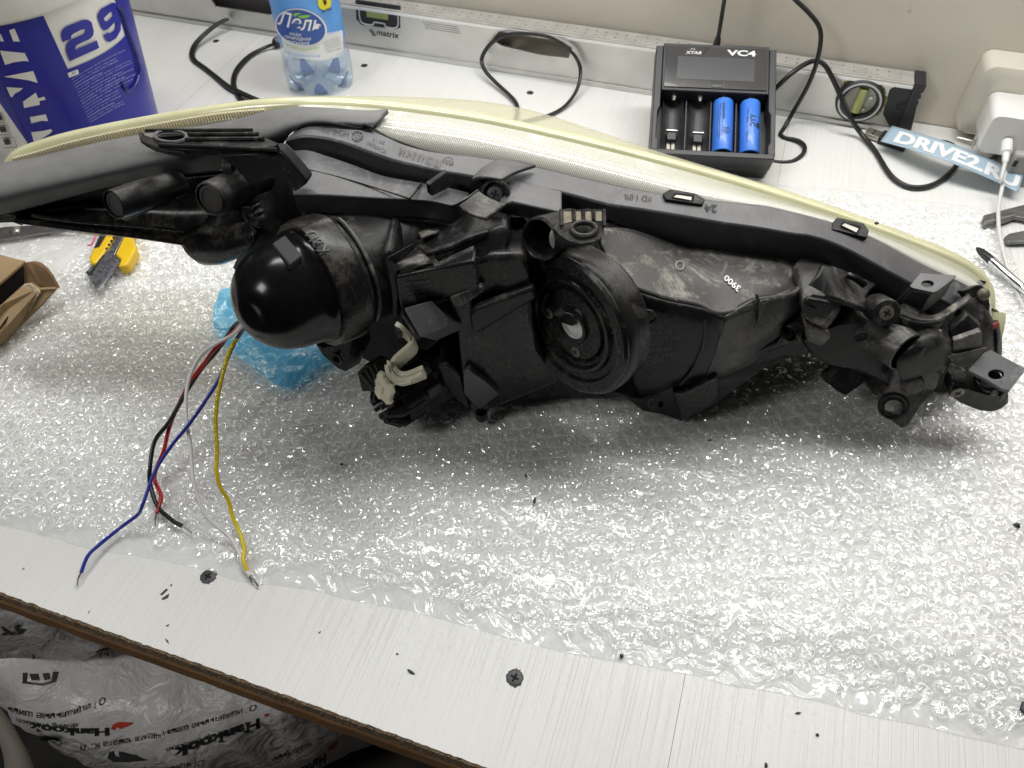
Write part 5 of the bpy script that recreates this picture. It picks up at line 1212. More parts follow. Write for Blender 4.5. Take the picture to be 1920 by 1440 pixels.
# ---- grey rubber cover wrapped round the left end
hsmooth([[(-60, 330, -.086), (10, 309, -.092), (60, 300, -.094), (200, 268, -.096), (300, 250, -.096), (420, 232, -.095), (500, 213, -.095), (560, 205, -.093), (620, 207, -.090), (690, 212, -.088), (728, 208, -.089)],
         [(-60, 350, -.066), (10, 335, -.072), (80, 318, -.075), (200, 290, -.079), (300, 268, -.080), (420, 248, -.079), (500, 232, -.080), (560, 218, -.083), (620, 216, -.082), (690, 219, -.080), (722, 214, -.0845)],
         [(-60, 385, -.056), (10, 368, -.061), (80, 350, -.064), (200, 322, -.067), (300, 300, -.069), (420, 276, -.069), (500, 256, -.071), (545, 238, -.076), (610, 224, -.0785), (680, 232, -.0745), (714, 226, -.078)],
         [(-60, 415, -.060), (10, 398, -.064), (80, 380, -.066), (200, 348, -.069), (300, 330, -.071), (410, 316, -.070), (480, 296, -.070), (524, 272, -.073), (552, 240, -.0775), (640, 231, -.0755), (704, 238, -.074)]],
        90, 24, 'rubber_cover', m_cov, hl, solid=.003)
MB().tube(hcurve([(548, 244, -.075), (575, 232, -.0765), (610, 230, -.0755), (650, 236, -.074), (676, 240, -.073), (684, 234, -.073), (700, 240, -.0725)], 50), .0011, 8).build('cover_lip', m_rub, hl)
# ---- lower shell of the left end: thin dark trough
hsmooth([[(-60, 400, -.064), (20, 396, -.066), (120, 362, -.070), (250, 340, -.074), (400, 322, -.074), (480, 320, -.070)],
         [(-60, 408, -.075), (40, 402, -.078), (150, 385, -.082), (260, 385, -.084), (380, 385, -.082), (480, 385, -.078)],
         [(-60, 415, -.070), (40, 412, -.070), (150, 420, -.070), (250, 430, -.069), (340, 440, -.066), (450, 440, -.060)],
         [(-60, 420, -.062), (40, 414, -.062), (150, 430, -.062), (250, 442, -.061), (340, 455, -.058), (450, 462, -.050)]], 60, 20, 'end_trough', m_plc, hl, solid=.002)
MB().tube(hcurve([(60, 404, -.058), (150, 416, -.0595), (260, 424, -.058), (345, 433, -.055)], 40), .0010, 8).build('trough_rib', m_plc, hl)
MB().tube(hcurve([(30, 414, -.061), (150, 430, -.0612), (250, 442, -.060), (345, 456, -.057)], 40), .0016, 8).build('trough_edge', m_plc, hl)
hprism([(-5, 402), (30, 405), (42, 424), (20, 416), (0, 410)], -.062, .004, 'end_spur', m_plc, bev=.0006)
MB().tube([hp(400, 455, -.05), hp(420, 430, -.06), hp(450, 400, -.07)], .012, 24).build('lobe_core', m_plc, hl)
hsmooth([[(338, 452, -.060), (356, 440, -.060), (470, 415, -.050)], [(352, 474, -.050), (390, 460, -.045), (480, 440, -.040)], [(372, 490, -.050), (410, 488, -.043), (466, 466, -.040)], [(384, 495, -.056), (420, 492, -.052), (455, 476, -.050)]], 24, 16, 'drain_lobe', m_plc, hl, solid=.002)
# ---- two open lamp sockets
def sock(px0, d0, px1, d1, rpx, name):
    a, b_ = hp(*px0, d0), hp(*px1, d1); ax = (a - b_).normalized(); r = px_len(a, rpx); ln = (a - b_).length
    o = MB().lathe([(r * 1.0, -ln), (r * 1.03, -ln * .3), (r, 0), (r * .90, .0004), (r * .86, -.006), (0, -.007)], a, ax, 40).build(name, m_pl, hl)
    MB().lathe([(r * .87, -.003), (r * .84, -.0012), (r * .62, -.0008), (r * .58, -.0014), (0, -.0014)], a, ax, 32).build('plug_disc', mat('dull_grey_plug', (.06, .058, .055), .6), o)
    return o
sock((213, 384), -.026, (335, 342), -.066, 28, 'lamp_socket'); sock((393, 373), -.018, (490, 330), -.060, 32, 'lamp_socket')
hprism([(215, 405, -.043), (236, 416, -.040), (330, 375, -.052), (330, 368, -.054)], 0, 0, 'socket_fin', m_pl, vec=Vector((0, .002, .001)), bev=.0004)
hprism([(400, 395, -.030), (414, 406, -.027), (500, 372, -.040), (500, 365, -.042)], 0, 0, 'socket_fin', m_pl, vec=Vector((0, .002, .001)), bev=.0004)
MB().tube(hcurve([(478, 385, -.028), (485, 398, -.026), (487, 412, -.025), (482, 422, -.026)], 16), [.003, .0034, .0028, .0015] * 4, 8).build('wire_clip', m_rub, hl, smooth=0)
MB().tube(hcurve([(462, 388, -.03), (463, 402, -.028), (470, 410, -.027)], 10), .0028, 8).build('wire_clip', m_rub, hl)
# ---- slotted mounting bracket at the upper left
plate = [hp(x, y, d) for x, y, d in [(257, 243, -.070), (266, 240, -.072), (279, 246, -.068), (472, 246, -.062), (478, 251, -.058), (498, 263, -.050), (526, 281, -.040), (517, 287, -.037), (416, 289, -.040), (346, 284, -.046), (316, 280, -.050), (285, 272, -.056), (267, 262, -.063)]]
pc = sum(plate, Vector()) / len(plate); pn = Vector((0, 0, 1))
nrm = ((plate[4] - plate[9]).cross(plate[3] - plate[9])).normalized(); nrm = nrm if nrm.z > 0 else -nrm
plate = [p - nrm * (p - pc).dot(nrm) for p in plate]
hole = [on_plane(321 + 26 * math.cos(t) + 3 * math.sin(t), 258 + 8.5 * math.sin(t), pc, nrm) for t in [2 * math.pi * k / 28 for k in range(28)]]
br = MB().plate_hole(plate, [hole], nrm * -.003).build('slotted_bracket', m_pl, hl, smooth=0, bevel=.0006)
for (a, c) in (((353, 255), (485, 254)), ((350, 264), (496, 263)), ((300, 275), (520, 284)), ((275, 248), (474, 247))):
    p, q = on_plane(*a, pc, nrm), on_plane(*c, pc, nrm); MB().tube([p + nrm * .001, q + nrm * .001], .0011, 6).build('rib', m_pl, br)
MB().tube([on_plane(321 + 30 * math.cos(t) + 3 * math.sin(t), 258 + 11 * math.sin(t), pc, nrm) + nrm * .0006 for t in [2 * math.pi * k / 36 for k in range(37)]], .0012, 6).build('slot_rim', m_top, br)
wall = hprism([(257, 244, -.069), (267, 263, -.062), (285, 273, -.055), (316, 281, -.049), (346, 285, -.045), (346, 289, -.045), (316, 286, -.049), (282, 279, -.056), (264, 268, -.062)], 0, 0, 'bracket_skirt', m_pl, vec=Vector((.001, .003, -.004)), bev=.0004)
hprism([(416, 291, -.039), (526, 283, -.039), (540, 298, -.036), (576, 341, -.030), (574, 347, -.030), (551, 362, -.028), (546, 350, -.029), (539, 336, -.030), (530, 331, -.031), (471, 346, -.032), (462, 340, -.033), (440, 316, -.036), (400, 286, -.041)], 0, 0, 'bracket_arm', m_pl, vec=Vector((.001, .006, .002)), bev=.0010)
MB().lathe([(.0055, -.004), (.0055, .0012), (.0030, .0014), (.0028, -.001), (0, -.001)], hp(424, 313, -.044), (Vector((-1, -.4, .1))).normalized(), 24).build('bracket_bush', m_pld, hl)

# ---- lamp neck, collar and rubber boot with its loose wires
AB = Vector((-.515, -.857, .14)).normalized(); BASE = hp(598, 530, -.002); RB = .0336
MB().lathe([(RB * 1.05, -.002), (RB * 1.06, -.012), (RB * 1.02, -.0125), (RB * .98, -.030), (RB * 1.02, -.050), (RB * 1.15, -.075)], BASE + AB * .002, AB, 64, ref=Vector((0, 0, 1))).build('lamp_neck', m_pl, hl)
col_ = MB(); rows = []
for r, h in ((1.0, .006), (1.10, .006), (1.13, .003), (1.13, -.011), (1.05, -.013)):
    row = []
    axx = (Vector((0, 0, 1)) - AB * AB.z).normalized(); ayy = AB.cross(axx)
    for j in range(72):
        t = 2 * math.pi * j / 72; k = 1 + .035 * max(0, math.cos(4 * t)) ** 3
        row.append(BASE + AB * h + (axx * math.cos(t) + ayy * math.sin(t)) * RB * r * k)
    rows.append(row)
co = col_.grid(rows, closed=True).build('collar', m_plc, hl, smooth=35)
prof = [(1.0, .004), (1.02, .007), (1.0, .0092), (.955, .0105), (.95, .014), (.93, .020), (.885, .027), (.81, .034), (.69, .040), (.53, .0450), (.33, .0484), (.13, .0500), (0.001, .0502)]
pr = spline([Vector((a, h, 0)) for a, h in prof], 34); rows = []
EX0 = hp(474, 586, .034); axx = (Vector((0, 0, 1)) - AB * AB.z).normalized(); ayy = AB.cross(axx)
und = MB().grid([[BASE + AB * q.y + (axx * math.cos(2 * math.pi * j / 72) + ayy * math.sin(2 * math.pi * j / 72)) * RB * q.x for j in range(72)] for q in pr], closed=True)
_l, _n, _i, _d = BVHTree.FromPolygons(und.v, und.f).ray_cast(CAM, ray(470, 590)); EX = _l if _l is not None else EX0; EN = _n if _n is not None and _n.dot(ray(470, 590)) < 0 else (-_n if _n is not None else AB)
for q in pr:
    row = []
    for j in range(72):
        t = 2 * math.pi * j / 72; p = BASE + AB * q.y + (axx * math.cos(t) + ayy * math.sin(t)) * RB * q.x
        dd = (p - EX).length
        p -= EN * .0030 * math.exp(-(dd / .007) ** 2); row.append(p)
    rows.append(row)
bt = MB().grid(rows, closed=True).build('rubber_boot', m_boot, hl, smooth=70)
# raised block on the boot and mould letters on the collar
bn = (ray(540, 468) * -1).normalized()
def boot_px(x, y, extra=0.0):
    d = ray(x, y); best = None
    for k in range(400):
        p = CAM + d * (.30 + k * .0008); w = p - BASE; h = w.dot(AB); r = (w - AB * h).length
        if 0 < h < .0502:
            rr = RB * next((a.x + (b_.x - a.x) * (h - a.y) / max(b_.y - a.y, 1e-6) for a, b_ in zip(pr, pr[1:]) if a.y <= h <= b_.y), 0)
            if r <= rr + extra: return p
    return hp(x, y, .03)
blk_c = boot_px(538, 468)
ps = [boot_px(x, y, .0045) for x, y in [(510, 456), (534, 440), (567, 478), (543, 497)]]
pn_ = (ps[1] - ps[0]).cross(ps[3] - ps[0]).normalized(); pn_ = pn_ if pn_.dot(bn) > 0 else -pn_
MB().prism(ps, pn_ * -.007).build('boot_block', mat('grey_foam_rubber', (.035, .035, .037), .75, bump=.2, bscale=1500), bt, bevel=.0008)
mb = MB()
def collar_px(x, y, off=.0004):
    d = ray(x, y); dp = d - AB * d.dot(AB); o = CAM - BASE; op = o - AB * o.dot(AB); r = RB * 1.135 + off
    A = dp.dot(dp); B = 2 * dp.dot(op); D = op.dot(op) - r * r; q = max(B * B - 4 * A * D, 0); return CAM + d * ((-B - math.sqrt(q)) / (2 * A))
write_on(mb, 'KBU', [(618, 470), (590, 432), (574, 440), (602, 478)], caster(co), .0008); mb.build('mould_letters', mat('worn_raised_letter', (.10, .10, .105), .4), co, smooth=0)
# hanging plate under the collar
hprism([(588, 642, .012), (606, 650, .012), (652, 640, .008), (662, 632, .008), (668, 650, .006), (648, 698, .004), (630, 690, .006), (605, 668, .010)], 0, 0, 'collar_plate', m_plc, vec=Vector((.006, .010, 0)), bev=.001)
MB().lathe([(.0042, 0), (.0042, .0012), (.0026, .0012), (.0024, -.001), (0, -.001)], hp(632, 672, .0085), (HN + Vector((-.3, 0, .2))).normalized(), 16).build('plate_eye', m_pl, hl)
# neck rib and side ridge
MB().tube([BASE + AB * -.018 + (axx * math.cos(t) + ayy * math.sin(t)) * RB * 1.04 for t in [math.radians(-115 + 120 * k / 30) for k in range(31)]], .0014, 8).build('neck_rib', m_pld, hl)

wires = [('red', (.48, .012, .016), .00145, [(472, 586, .0), (440, 622), (405, 652), (385, 678), (360, 712), (338, 752), (318, 800), (307, 845), (294, 876), (290, 900), (302, 930), (294, 962)], 'red'),
         ('black', (.012, .012, .013), .0016, [(468, 582, 0), (445, 605), (425, 632), (405, 660), (375, 695), (345, 742), (318, 790), (290, 828), (281, 880), (282, 910), (296, 950), (322, 975), (341, 986)], 'black'),
         ('blue', (.015, .03, .30), .0013, [(468, 596, 0), (452, 622), (432, 660), (412, 708), (385, 752), (355, 795), (320, 838), (290, 885), (268, 945), (258, 965), (225, 990), (188, 1020), (165, 1042), (152, 1074)], 'blue'),
         ('white', (.72, .70, .68), .0013, [(466, 600, 0), (440, 625), (408, 643), (378, 665), (358, 700), (349, 740), (350, 790), (357, 835), (361, 890), (370, 930), (385, 965), (410, 990), (432, 1008), (448, 1035), (456, 1062), (470, 1080)], 'white'),
         ('yellow', (.72, .56, .01), .00145, [(471, 592, 0), (456, 618), (432, 655), (418, 700), (408, 745), (404, 790), (407, 840), (406, 885), (414, 915), (428, 938), (436, 968), (450, 1000), (458, 1030), (456, 1050), (464, 1070)], 'yellow')]
for name, c_, r_, pts, wd in wires:
    n = len(pts); P_ = []
    for i, p in enumerate(pts):
        t = i / (n - 1); z = .104 * max(0, 1 - t * 1.25) ** 1.25 + .0068 * min(1, t * 3); 
        if i == 0: P_.append(EX - EN * .0045 + Vector((random.uniform(-.001, .001), 0, random.uniform(-.001, .001)))); continue
        if p[1] > 1060: z = .004
        P_.append(on_z(p[0], p[1], z))
    w = spline(P_, 120)
    r_ *= .86; wo = MB().tube(w, r_, 10).build('wire', mat(wd + '_wire_insulation', c_, .35), hl, smooth=60); wo['label'] = wd + ' wire from the rubber boot with stripped end'
    e = w[-1]; dr = (w[-1] - w[-5]).normalized(); dr.z = -.1
    MB().tube(spline([e - dr * .002, e + dr * .004, e + dr * .007 + Vector((.0008, -.0006, -.0012))], 8), .00055, 6).build('bare_end', m_steel, wo)
    if wd == 'yellow':
        mb = MB()
        for k in range(26, 78, 1):
            if k % 3 == 0: continue
            p = w[k]; q = w[k + 1]; side = Vector((.25, -.7, .66)).normalized(); a = p.lerp(q, .2) + side * (r_ + .0001); b_ = p.lerp(q, .75) + side * (r_ + .0001); s_ = Vector((.00035, 0, 0))
            mb.add([a - s_, b_ - s_, b_ + s_ * .4, a + s_ * .4], [(0, 1, 2, 3)])
        mb.build('wire_print', m_print, wo, smooth=0)

# ---- left centre: post, fin, plates
hprism([(716, 482), (722, 470), (735, 474), (748, 500), (752, 545), (748, 600), (735, 590), (728, 540)], .004, .03, 'post', m_pl, bev=.002)
hprism([(724, 483, .010), (785, 450, -.010), (793, 444, -.014), (788, 452, -.012), (738, 496, .010)], 0, 0, 'post_fin', m_plc, vec=Vector((.0, .002, -.0025)), bev=.0006)
hsmooth([[(738, 496, .008), (785, 470, -.008)], [(742, 506, .008), (812, 494, .002)]], 8, 4, 'post_pocket', m_pld, hl, solid=.002)
hprism([(806, 502, .004), (815, 484, -.002), (860, 462, -.006), (905, 440, -.012), (950, 425, -.016), (958, 450, -.014), (952, 480, -.008), (905, 490, -.004), (850, 502, .002)], 0, 0, 'upper_channel', m_pl, vec=HN * -.03, bev=.003)
MB().tube(hcurve([(800, 475, .0), (840, 464, -.003), (880, 446, -.008), (915, 435, -.012)], 24), .0020, 8).build('channel_bead', m_pl, hl)
hsmooth([[(772, 418, -.038), (800, 420, -.038), (838, 430, -.036)], [(790, 448, -.018), (810, 440, -.02), (840, 432, -.03)]], 12, 6, 'dusty_pocket', m_pld, hl, solid=.002)
pl = hprism([(738, 520), (800, 506), (890, 490), (895, 510), (900, 560), (838, 562), (805, 558), (755, 590), (745, 560)], .006, .03, 'indicator_plate', m_plc, bev=.0015)
for k, s in enumerate(('LO BEAM', 'INDICATOR', 'HA LAMP H11', 'TYPE')):
    engrave(s, [(758 + k * 2, 534 + k * 9), (806 - 2 * k, 529 + k * 9), (806 - 2 * k, 523 + k * 9), (758 + k * 2, 528 + k * 9)], pl, 'mould_text', m_emb, par=pl)
# protruding square cover
sqf = [hp(x, y, d) for x, y, d in [(757, 578, .016), (808, 563, .010), (840, 598, .016), (836, 612, .017), (790, 632, .026), (785, 630, .026)]]
MB().prism(sqf, Vector((.004, .010, -.012))).build('square_cover', m_top, hl, bevel=.0018, smooth=35)
hprism([(752, 590, .012), (785, 632, .022), (838, 605, .014), (850, 615, .010), (800, 660, .012), (770, 650, .010), (748, 610, .006)], 0, 0, 'cover_base', m_pl, vec=HN * -.02, bev=.0015)
# ---- cream adjuster link and worm knob
def strip(px, w, th, name, par=hl):
    c = spline([hp(*p) for p in px], 60); rows = []
    wv_ = Vector(w)
    for i, p in enumerate(c):
        t = (c[min(i + 1, 59)] - c[max(i - 1, 0)]).normalized(); nn = t.cross(wv_).normalized() * th
        rows.append([p + nn, p + wv_ + nn, p + wv_ - nn, p - nn])
    mb = MB().grid(rows, closed=True); mb.f += [(3, 2, 1, 0), tuple(range(len(mb.v) - 4, len(mb.v)))]; return mb.build(name, m_cream2, par, smooth=45, bevel=.0005)
lk = strip([(742, 606, .016), (752, 612, .017), (768, 628, .018), (772, 636, .018), (766, 646, .019), (748, 662, .020), (738, 672, .021), (736, 680, .022), (740, 690, .024), (748, 698, .025), (758, 700, .026), (770, 697, .026), (792, 688, .026)], (.0008, .0020, -.0108), .0014, 'adjuster_link')
strip([(728, 676, .024), (729, 690, .025), (738, 704, .027), (752, 711, .028), (768, 709, .028), (790, 698, .028)], (.0003, .001, -.0028), .0013, 'link_ridge', lk)
strip([(724, 684, .025), (727, 700, .027), (738, 712, .028), (752, 717, .029), (770, 713, .029)], (.0003, .001, -.0028), .0013, 'link_ridge', lk)
MB().lathe([(.0034, 0), (.0034, .0014), (.0018, .0014), (.0016, 0)], hp(749, 622, .0175), AX, 16).build('pivot', m_rub, lk)
KC = hp(719, 726, .026); KA = (AX + Vector((0, 0, .25))).normalized(); rows = []
mb = MB()
for r, h in ((.002, .0022), (.006, .0022), (.0098, .0016), (.0104, 0), (.0098, -.0014), (.004, -.0014)):
    ax1 = KA.orthogonal().normalized(); ay1 = KA.cross(ax1); rows.append([KC + KA * h + (ax1 * math.cos(t) + ay1 * math.sin(t)) * r * (1 + (.10 * (1 if math.sin(5 * t) > 0 else -1) if r > .009 else 0)) for t in [2 * math.pi * j / 60 for j in range(60)]])
kb = mb.grid(rows, closed=True).build('adjuster_knob', m_cream2, hl, smooth=40)
MB().box((0, 0, 0), .006, .006, .0016, Matrix.Translation(KC + KA * .0024) @ KA.to_track_quat('Z', 'Y').to_matrix().to_4x4()).build('knob_square', m_cream2, kb, bevel=.0004)
MB().tube([KC + KA * .003, KC - KA * .012], .0018, 10).build('knob_shaft', m_cream2, kb)
# ---- ribbed levelling motor
MC = hp(738, 752, .012); rm = px_len(MC, 52)
mo = MB().lathe([(0, .004), (rm * .55, .004), (rm * .62, .0), (rm * .98, -.001), (rm, -.004), (rm, -.014), (rm * 1.05, -.015), (rm * 1.05, -.026), (rm * 1.10, -.027), (rm * 1.10, -.036), (rm * .8, -.037), (rm * .7, -.06)], MC, AX, 56).build('levelling_motor', m_pl, hl)
ax1 = Vector((0, 0, 1)); ay1 = AX.cross(ax1)
for k in range(9):
    t = math.radians(20 + k * 38); rd = ax1 * math.cos(t) + ay1 * math.sin(t); tg_ = AX.cross(rd)
    MB().prism([MC + AX * a + rd * r + tg_ * .0012 for a, r in ((.012, rm * .35), (.012, rm * .55), (.004, rm * 1.03), (-.014, rm * 1.03), (-.014, rm * .9), (.0, rm * .35))], tg_ * -.0024).build('motor_rib', m_pl, mo, smooth=0, bevel=.0004)
for k in range(4):
    t = math.radians(-60 + k * 38); rd = ax1 * math.cos(t) + ay1 * math.sin(t)
    MB().box((0, 0, 0), .010, .0050, .003, Matrix.Translation(MC + AX * -.022 + rd * rm * 1.06) @ Matrix([list(v) for v in zip(AX, AX.cross(rd), rd)]).to_4x4()).build('motor_catch', m_top, mo, bevel=.0006)
hprism([(668, 700, .018), (684, 682, .014), (700, 690, .016), (712, 705, .020), (708, 735, .022), (678, 735, .020)], 0, 0, 'motor_fin_block', m_plc, vec=AX * -.012, bev=.001)
for k in range(4):
    hprism([(672 + k * 9, 700 - k * 6, .021), (675 + k * 9, 698 - k * 6, .021), (700 + k * 6, 728 - k * 4, .024), (697 + k * 6, 731 - k * 4, .024)], 0, 0, 'motor_fin', m_pl, vec=AX * -.008, bev=.0003)
# ---- centre box
hprism([(832, 512, .002), (845, 505, .002), (920, 480, -.004), (985, 476, -.006), (992, 520, .0), (1000, 600, .004), (1010, 650, .006), (1035, 690, .004), (1050, 715, .0), (990, 742, .004), (925, 768, .006), (895, 775, .006), (880, 758, .008), (868, 740, .010), (862, 680, .010), (856, 620, .008), (842, 570, .006), (836, 545, .004)], 0, 0, 'centre_box', m_plc, vec=HN * -.035, bev=.003, seg=3)
hprism([(868, 700, .013), (880, 694, .013), (906, 715, .014), (935, 740, .011), (900, 768, .010), (886, 758, .012), (870, 738, .013)], 0, 0, 'box_corner', m_top, vec=HN * -.006, bev=.001)
hprism([(880, 758, .010), (906, 754, .010), (918, 760, .008), (916, 774, .006), (888, 776, .008)], 0, 0, 'box_foot', m_plc, vec=HN * -.015, bev=.0008)
MB().lathe([(.0042, .001), (.0042, -.006), (.0030, -.0085), (0, -.009)], hp(902, 772, .006), (0, 0, 1), 20).build('drain_nipple', m_pl, hl)
hprism([(880, 590, .010), (890, 580, .010), (1000, 540, .003), (1008, 560, .003), (900, 625, .011), (885, 630, .011)], 0, 0, 'box_ridge', m_pl, vec=HN * -.006, bev=.002)
hprism([(842, 560, .008), (870, 550, .008), (900, 538, .006), (912, 545, .006), (868, 575, .010), (850, 578, .010)], 0, 0, 'box_step', m_pld, vec=HN * -.006, bev=.0015)
hprism([(820, 690, .010), (838, 680, .010), (862, 705, .012), (875, 745, .010), (880, 770, .008), (850, 745, .006), (832, 720, .006)], 0, 0, 'box_web', m_pl, vec=HN * -.02, bev=.002)
# ---- open lamp hole above the cap
c = hp(1012, 448, -.012); hx = (AX + Vector((.15, 0, .35))).normalized()
ho = MB().lathe([(.0120, -.030), (.0125, .0), (.0110, .001), (.0098, -.001), (.0094, -.022), (0, -.022)], c, hx, 40).build('small_lamp_opening', m_pl, hl)
MB().add([c + hx * -.006 + Vector((math.cos(t) * .0035 + .0052, .0, math.sin(t) * .0075)) for t in [2 * math.pi * k / 16 for k in range(16)]], [tuple(range(16))]).build('bright_gap', m_silver, ho, smooth=0)
# ---- ribbed tab with a round hole
tc_ = hp(1094, 432, -.006)
tn_ = (Vector((0, 0, 1)) + HN * .55).normalized()
T = lambda x, y: on_plane(x, y, tc_, tn_)
out = [T(*p) for p in [(1052, 394), (1062, 392), (1075, 394), (1100, 391), (1130, 393), (1133, 430), (1128, 446), (1110, 455), (1090, 458), (1066, 452), (1048, 440), (1037, 428), (1042, 421), (1050, 418)]]
tbp = MB().plate_hole(out, [[T(1095 + 21 * math.cos(t), 430 + 11.5 * math.sin(t)) for t in [2 * math.pi * k / 28 for k in range(28)]]], tn_ * -.0034).build('ribbed_tab', m_pl, hl, smooth=0, bevel=.0007)
MB().tube([T(1095 + 23 * math.cos(t), 430 + 13 * math.sin(t)) + tn_ * .0006 for t in [2 * math.pi * k / 36 for k in range(37)]], .0014, 8).build('hole_collar', m_pl, tbp)
for x in (1052, 1075, 1093, 1112, 1132): MB().tube([T(x, 394) + tn_ * .0008, T(x + 1, 414 if 1070 < x < 1115 else 424) + tn_ * .0008], .0011, 6).build('rib', m_pl, tbp)
MB().prism([T(*p) + tn_ * .0003 for p in [(1055, 397), (1130, 397), (1130, 415), (1112, 414), (1095, 412), (1075, 415), (1056, 420)]], tn_ * -.0004).build('dust_patch', mat('settled_tan_dust', (.42, .37, .28), .95, vary=.15, vscale=200, bump=.3), tbp, smooth=0)
hprism([(1040, 446, -.004), (1046, 442, -.004), (1064, 452, -.003), (1062, 459, -.003), (1040, 450, -.004)], 0, 0, 'tab_lug', m_pl, par=tbp, vec=Vector((0, .003, -.002)), bev=.0005)
# ---- large round cap
AC = Vector((-.478, -.868, .136)).normalized(); CC = hp(1066, 613, .010); RC = px_len(CC, 142)
cp = MB().lathe([(RC * 1.0, -.020), (RC * 1.0, -.016), (RC * 1.01, -.006), (RC * 1.0, -.001), (RC * .96, .0005), (RC * .82, .0), (RC * .79, -.0022), (RC * .71, -.0026), (RC * .68, -.0003), (RC * .63, -.0003), (RC * .605, -.003), (RC * .555, -.0034), (RC * .535, -.0012), (RC * .515, -.0036)], CC, AC, 80).build('round_cap', m_plc, hl, smooth=40)
MB().lathe([(RC * 1.005, -.002), (RC * 1.03, -.0035), (RC * 1.03, -.0075), (RC * 1.03, -.0100), (RC * 1.0, -.0108), (RC * .88, -.026)], CC, AC, 80).build('cap_collar', m_pl, cp)
MB().lathe([(RC * .52, -.0045), (RC * .50, -.0034), (RC * .20, -.0034), (RC * .195, -.010)], CC, AC, 56).build('lamp_holder', m_plc, cp)
MB().lathe([(RC * .25, -.0036), (RC * .25, -.0010), (RC * .21, -.0006), (RC * .20, -.008)], CC + Vector((.0008, 0, .0002)), AC, 40).build('holder_ring', m_pl, cp)
MB().lathe([(RC * .195, -.0020), (RC * .17, -.0042), (0, -.0044)], CC + Vector((.0008, 0, .0002)), AC, 32).build('bulb_opening_light', m_silver, cp)  # pale disc painting the brightness of the lit reflector behind the hole
hc = CC + Vector((.0008, 0, .0002)) - AC * .0014; MB().add([hc] + [hc + (Vector((0, 0, 1)) * math.cos(t) + AC.cross(Vector((0, 0, 1))) * math.sin(t)) * RC * .192 for t in [math.radians(-40 + 150 * k / 14) for k in range(15)]], [tuple(range(16))]).build('painted_holder_shade', m_plc, cp, smooth=0)  # dark sector painting shade over one side of the bulb hole
for px in ((1028, 588), (1083, 590), (1079, 660)):
    s_ = on_plane(*px, CC - AC * .0031, AC); screw(s_, .0036, .4, cp, m=m_bolt, axis=AC)
hprism([(1038, 590), (1052, 578), (1062, 584), (1050, 596)], .012, .002, 'holder_clip', m_pl, par=cp, bev=.0004)
mb = MB()
write(mb, 'LOW TTGM 11', lambda u, v: CC + AC * .0006 + (lambda t, r: (Vector((0, 0, 1)) * math.cos(t) + AC.cross(Vector((0, 0, 1))) * math.sin(t)) * r)(math.radians(20 + 70 * u) * -1, RC * (.875 + .05 * v))); mb.build('cap_text', m_emb, cp, smooth=0)
# ---- right housing: dusty deck, front faces, lower flange
D0 = [(1120, 430, -.034), (1180, 432, -.046), (1280, 464, -.050), (1380, 476, -.049), (1463, 488, -.047), (1533, 512, -.044)]
D1 = [(1130, 470, -.024), (1165, 500, -.018), (1250, 520, -.022), (1330, 530, -.024), (1430, 535, -.026), (1508, 532, -.034)]
D2 = [(1150, 505, -.016), (1172, 535, -.006), (1240, 560, -.002), (1310, 575, .0), (1358, 592, .003), (1480, 548, -.018)]
dk = hsmooth([D0, D1, D2], 60, 14, 'dusty_deck', m_pld, hl, solid=.003)
E0 = [(1150, 506, -.015), (1172, 536, -.005), (1240, 561, -.001), (1310, 576, .001), (1358, 593, .004)]
E1 = [(1160, 560, -.010), (1178, 570, -.002), (1240, 585, .002), (1300, 598, .004), (1352, 618, .005)]
E2 = [(1180, 640, -.002), (1195, 650, .002), (1240, 655, .004), (1285, 660, .006), (1340, 660, .006)]
E3 = [(1190, 735, .0), (1200, 742, .002), (1230, 738, .004), (1262, 722, .004), (1320, 708, .002)]
fa = hskin([E0, E1, E2, E3], 40, 'front_face', m_pl, solid=.003, sub=4)
G0 = [(1358, 593, .004), (1415, 560, -.010), (1480, 548, -.018), (1515, 525, -.030)]
G1 = [(1345, 640, .006), (1400, 640, .0), (1460, 600, -.010), (1515, 560, -.026)]
G2 = [(1318, 712, .002), (1385, 690, -.002), (1440, 655, -.012), (1500, 615, -.024)]
hskin([G0, G1, G2], 30, 'side_face', m_pld, solid=.003, sub=4)
MB().tube(hcurve([(1322, 600, .005), (1320, 640, .0075), (1300, 690, .007), (1275, 722, .006)], 24), .0012, 8).build('face_bead', m_pl, hl)
MB().tube(hcurve([(1418, 552, -.009), (1425, 580, -.006), (1418, 610, -.004), (1398, 650, -.001)], 24), .0010, 8).build('face_bead', m_pld, hl)
LF = [(1145, 733, .004), (1185, 745, .006), (1205, 748, .006), (1275, 716, .006), (1310, 718, .006), (1345, 700, .004), (1440, 650, -.006), (1520, 618, -.018), (1545, 640, -.016), (1505, 668, -.012), (1470, 670, -.010), (1420, 700, -.002), (1340, 755, .004), (1278, 792, .004), (1240, 778, .004), (1205, 772, .003), (1175, 750, .003)]
hprism(LF, 0, 0, 'lower_flange', m_pl, vec=HN * -.012 + Vector((0, 0, .004)), bev=.0015)
hprism([(1262, 736, .010), (1280, 734, .010), (1345, 704, .006), (1348, 748, .006), (1280, 790, .008)], 0, 0, 'flange_box', m_plc, vec=HN * -.012, bev=.0012)
MB().lathe([(.0016, 0.0006), (.0016, -.002), (0, -.002)], hp(1239, 760, .0105), HN, 16).build('flange_eye', m_dark, hl)
MB().tube([hp(1222 + 7 * math.cos(t), 756 + 8 * math.sin(t), .0072) for t in [math.radians(40 + 260 * k / 24) for k in range(25)]], .0004, 5).build('flange_ring', m_emb, hl)
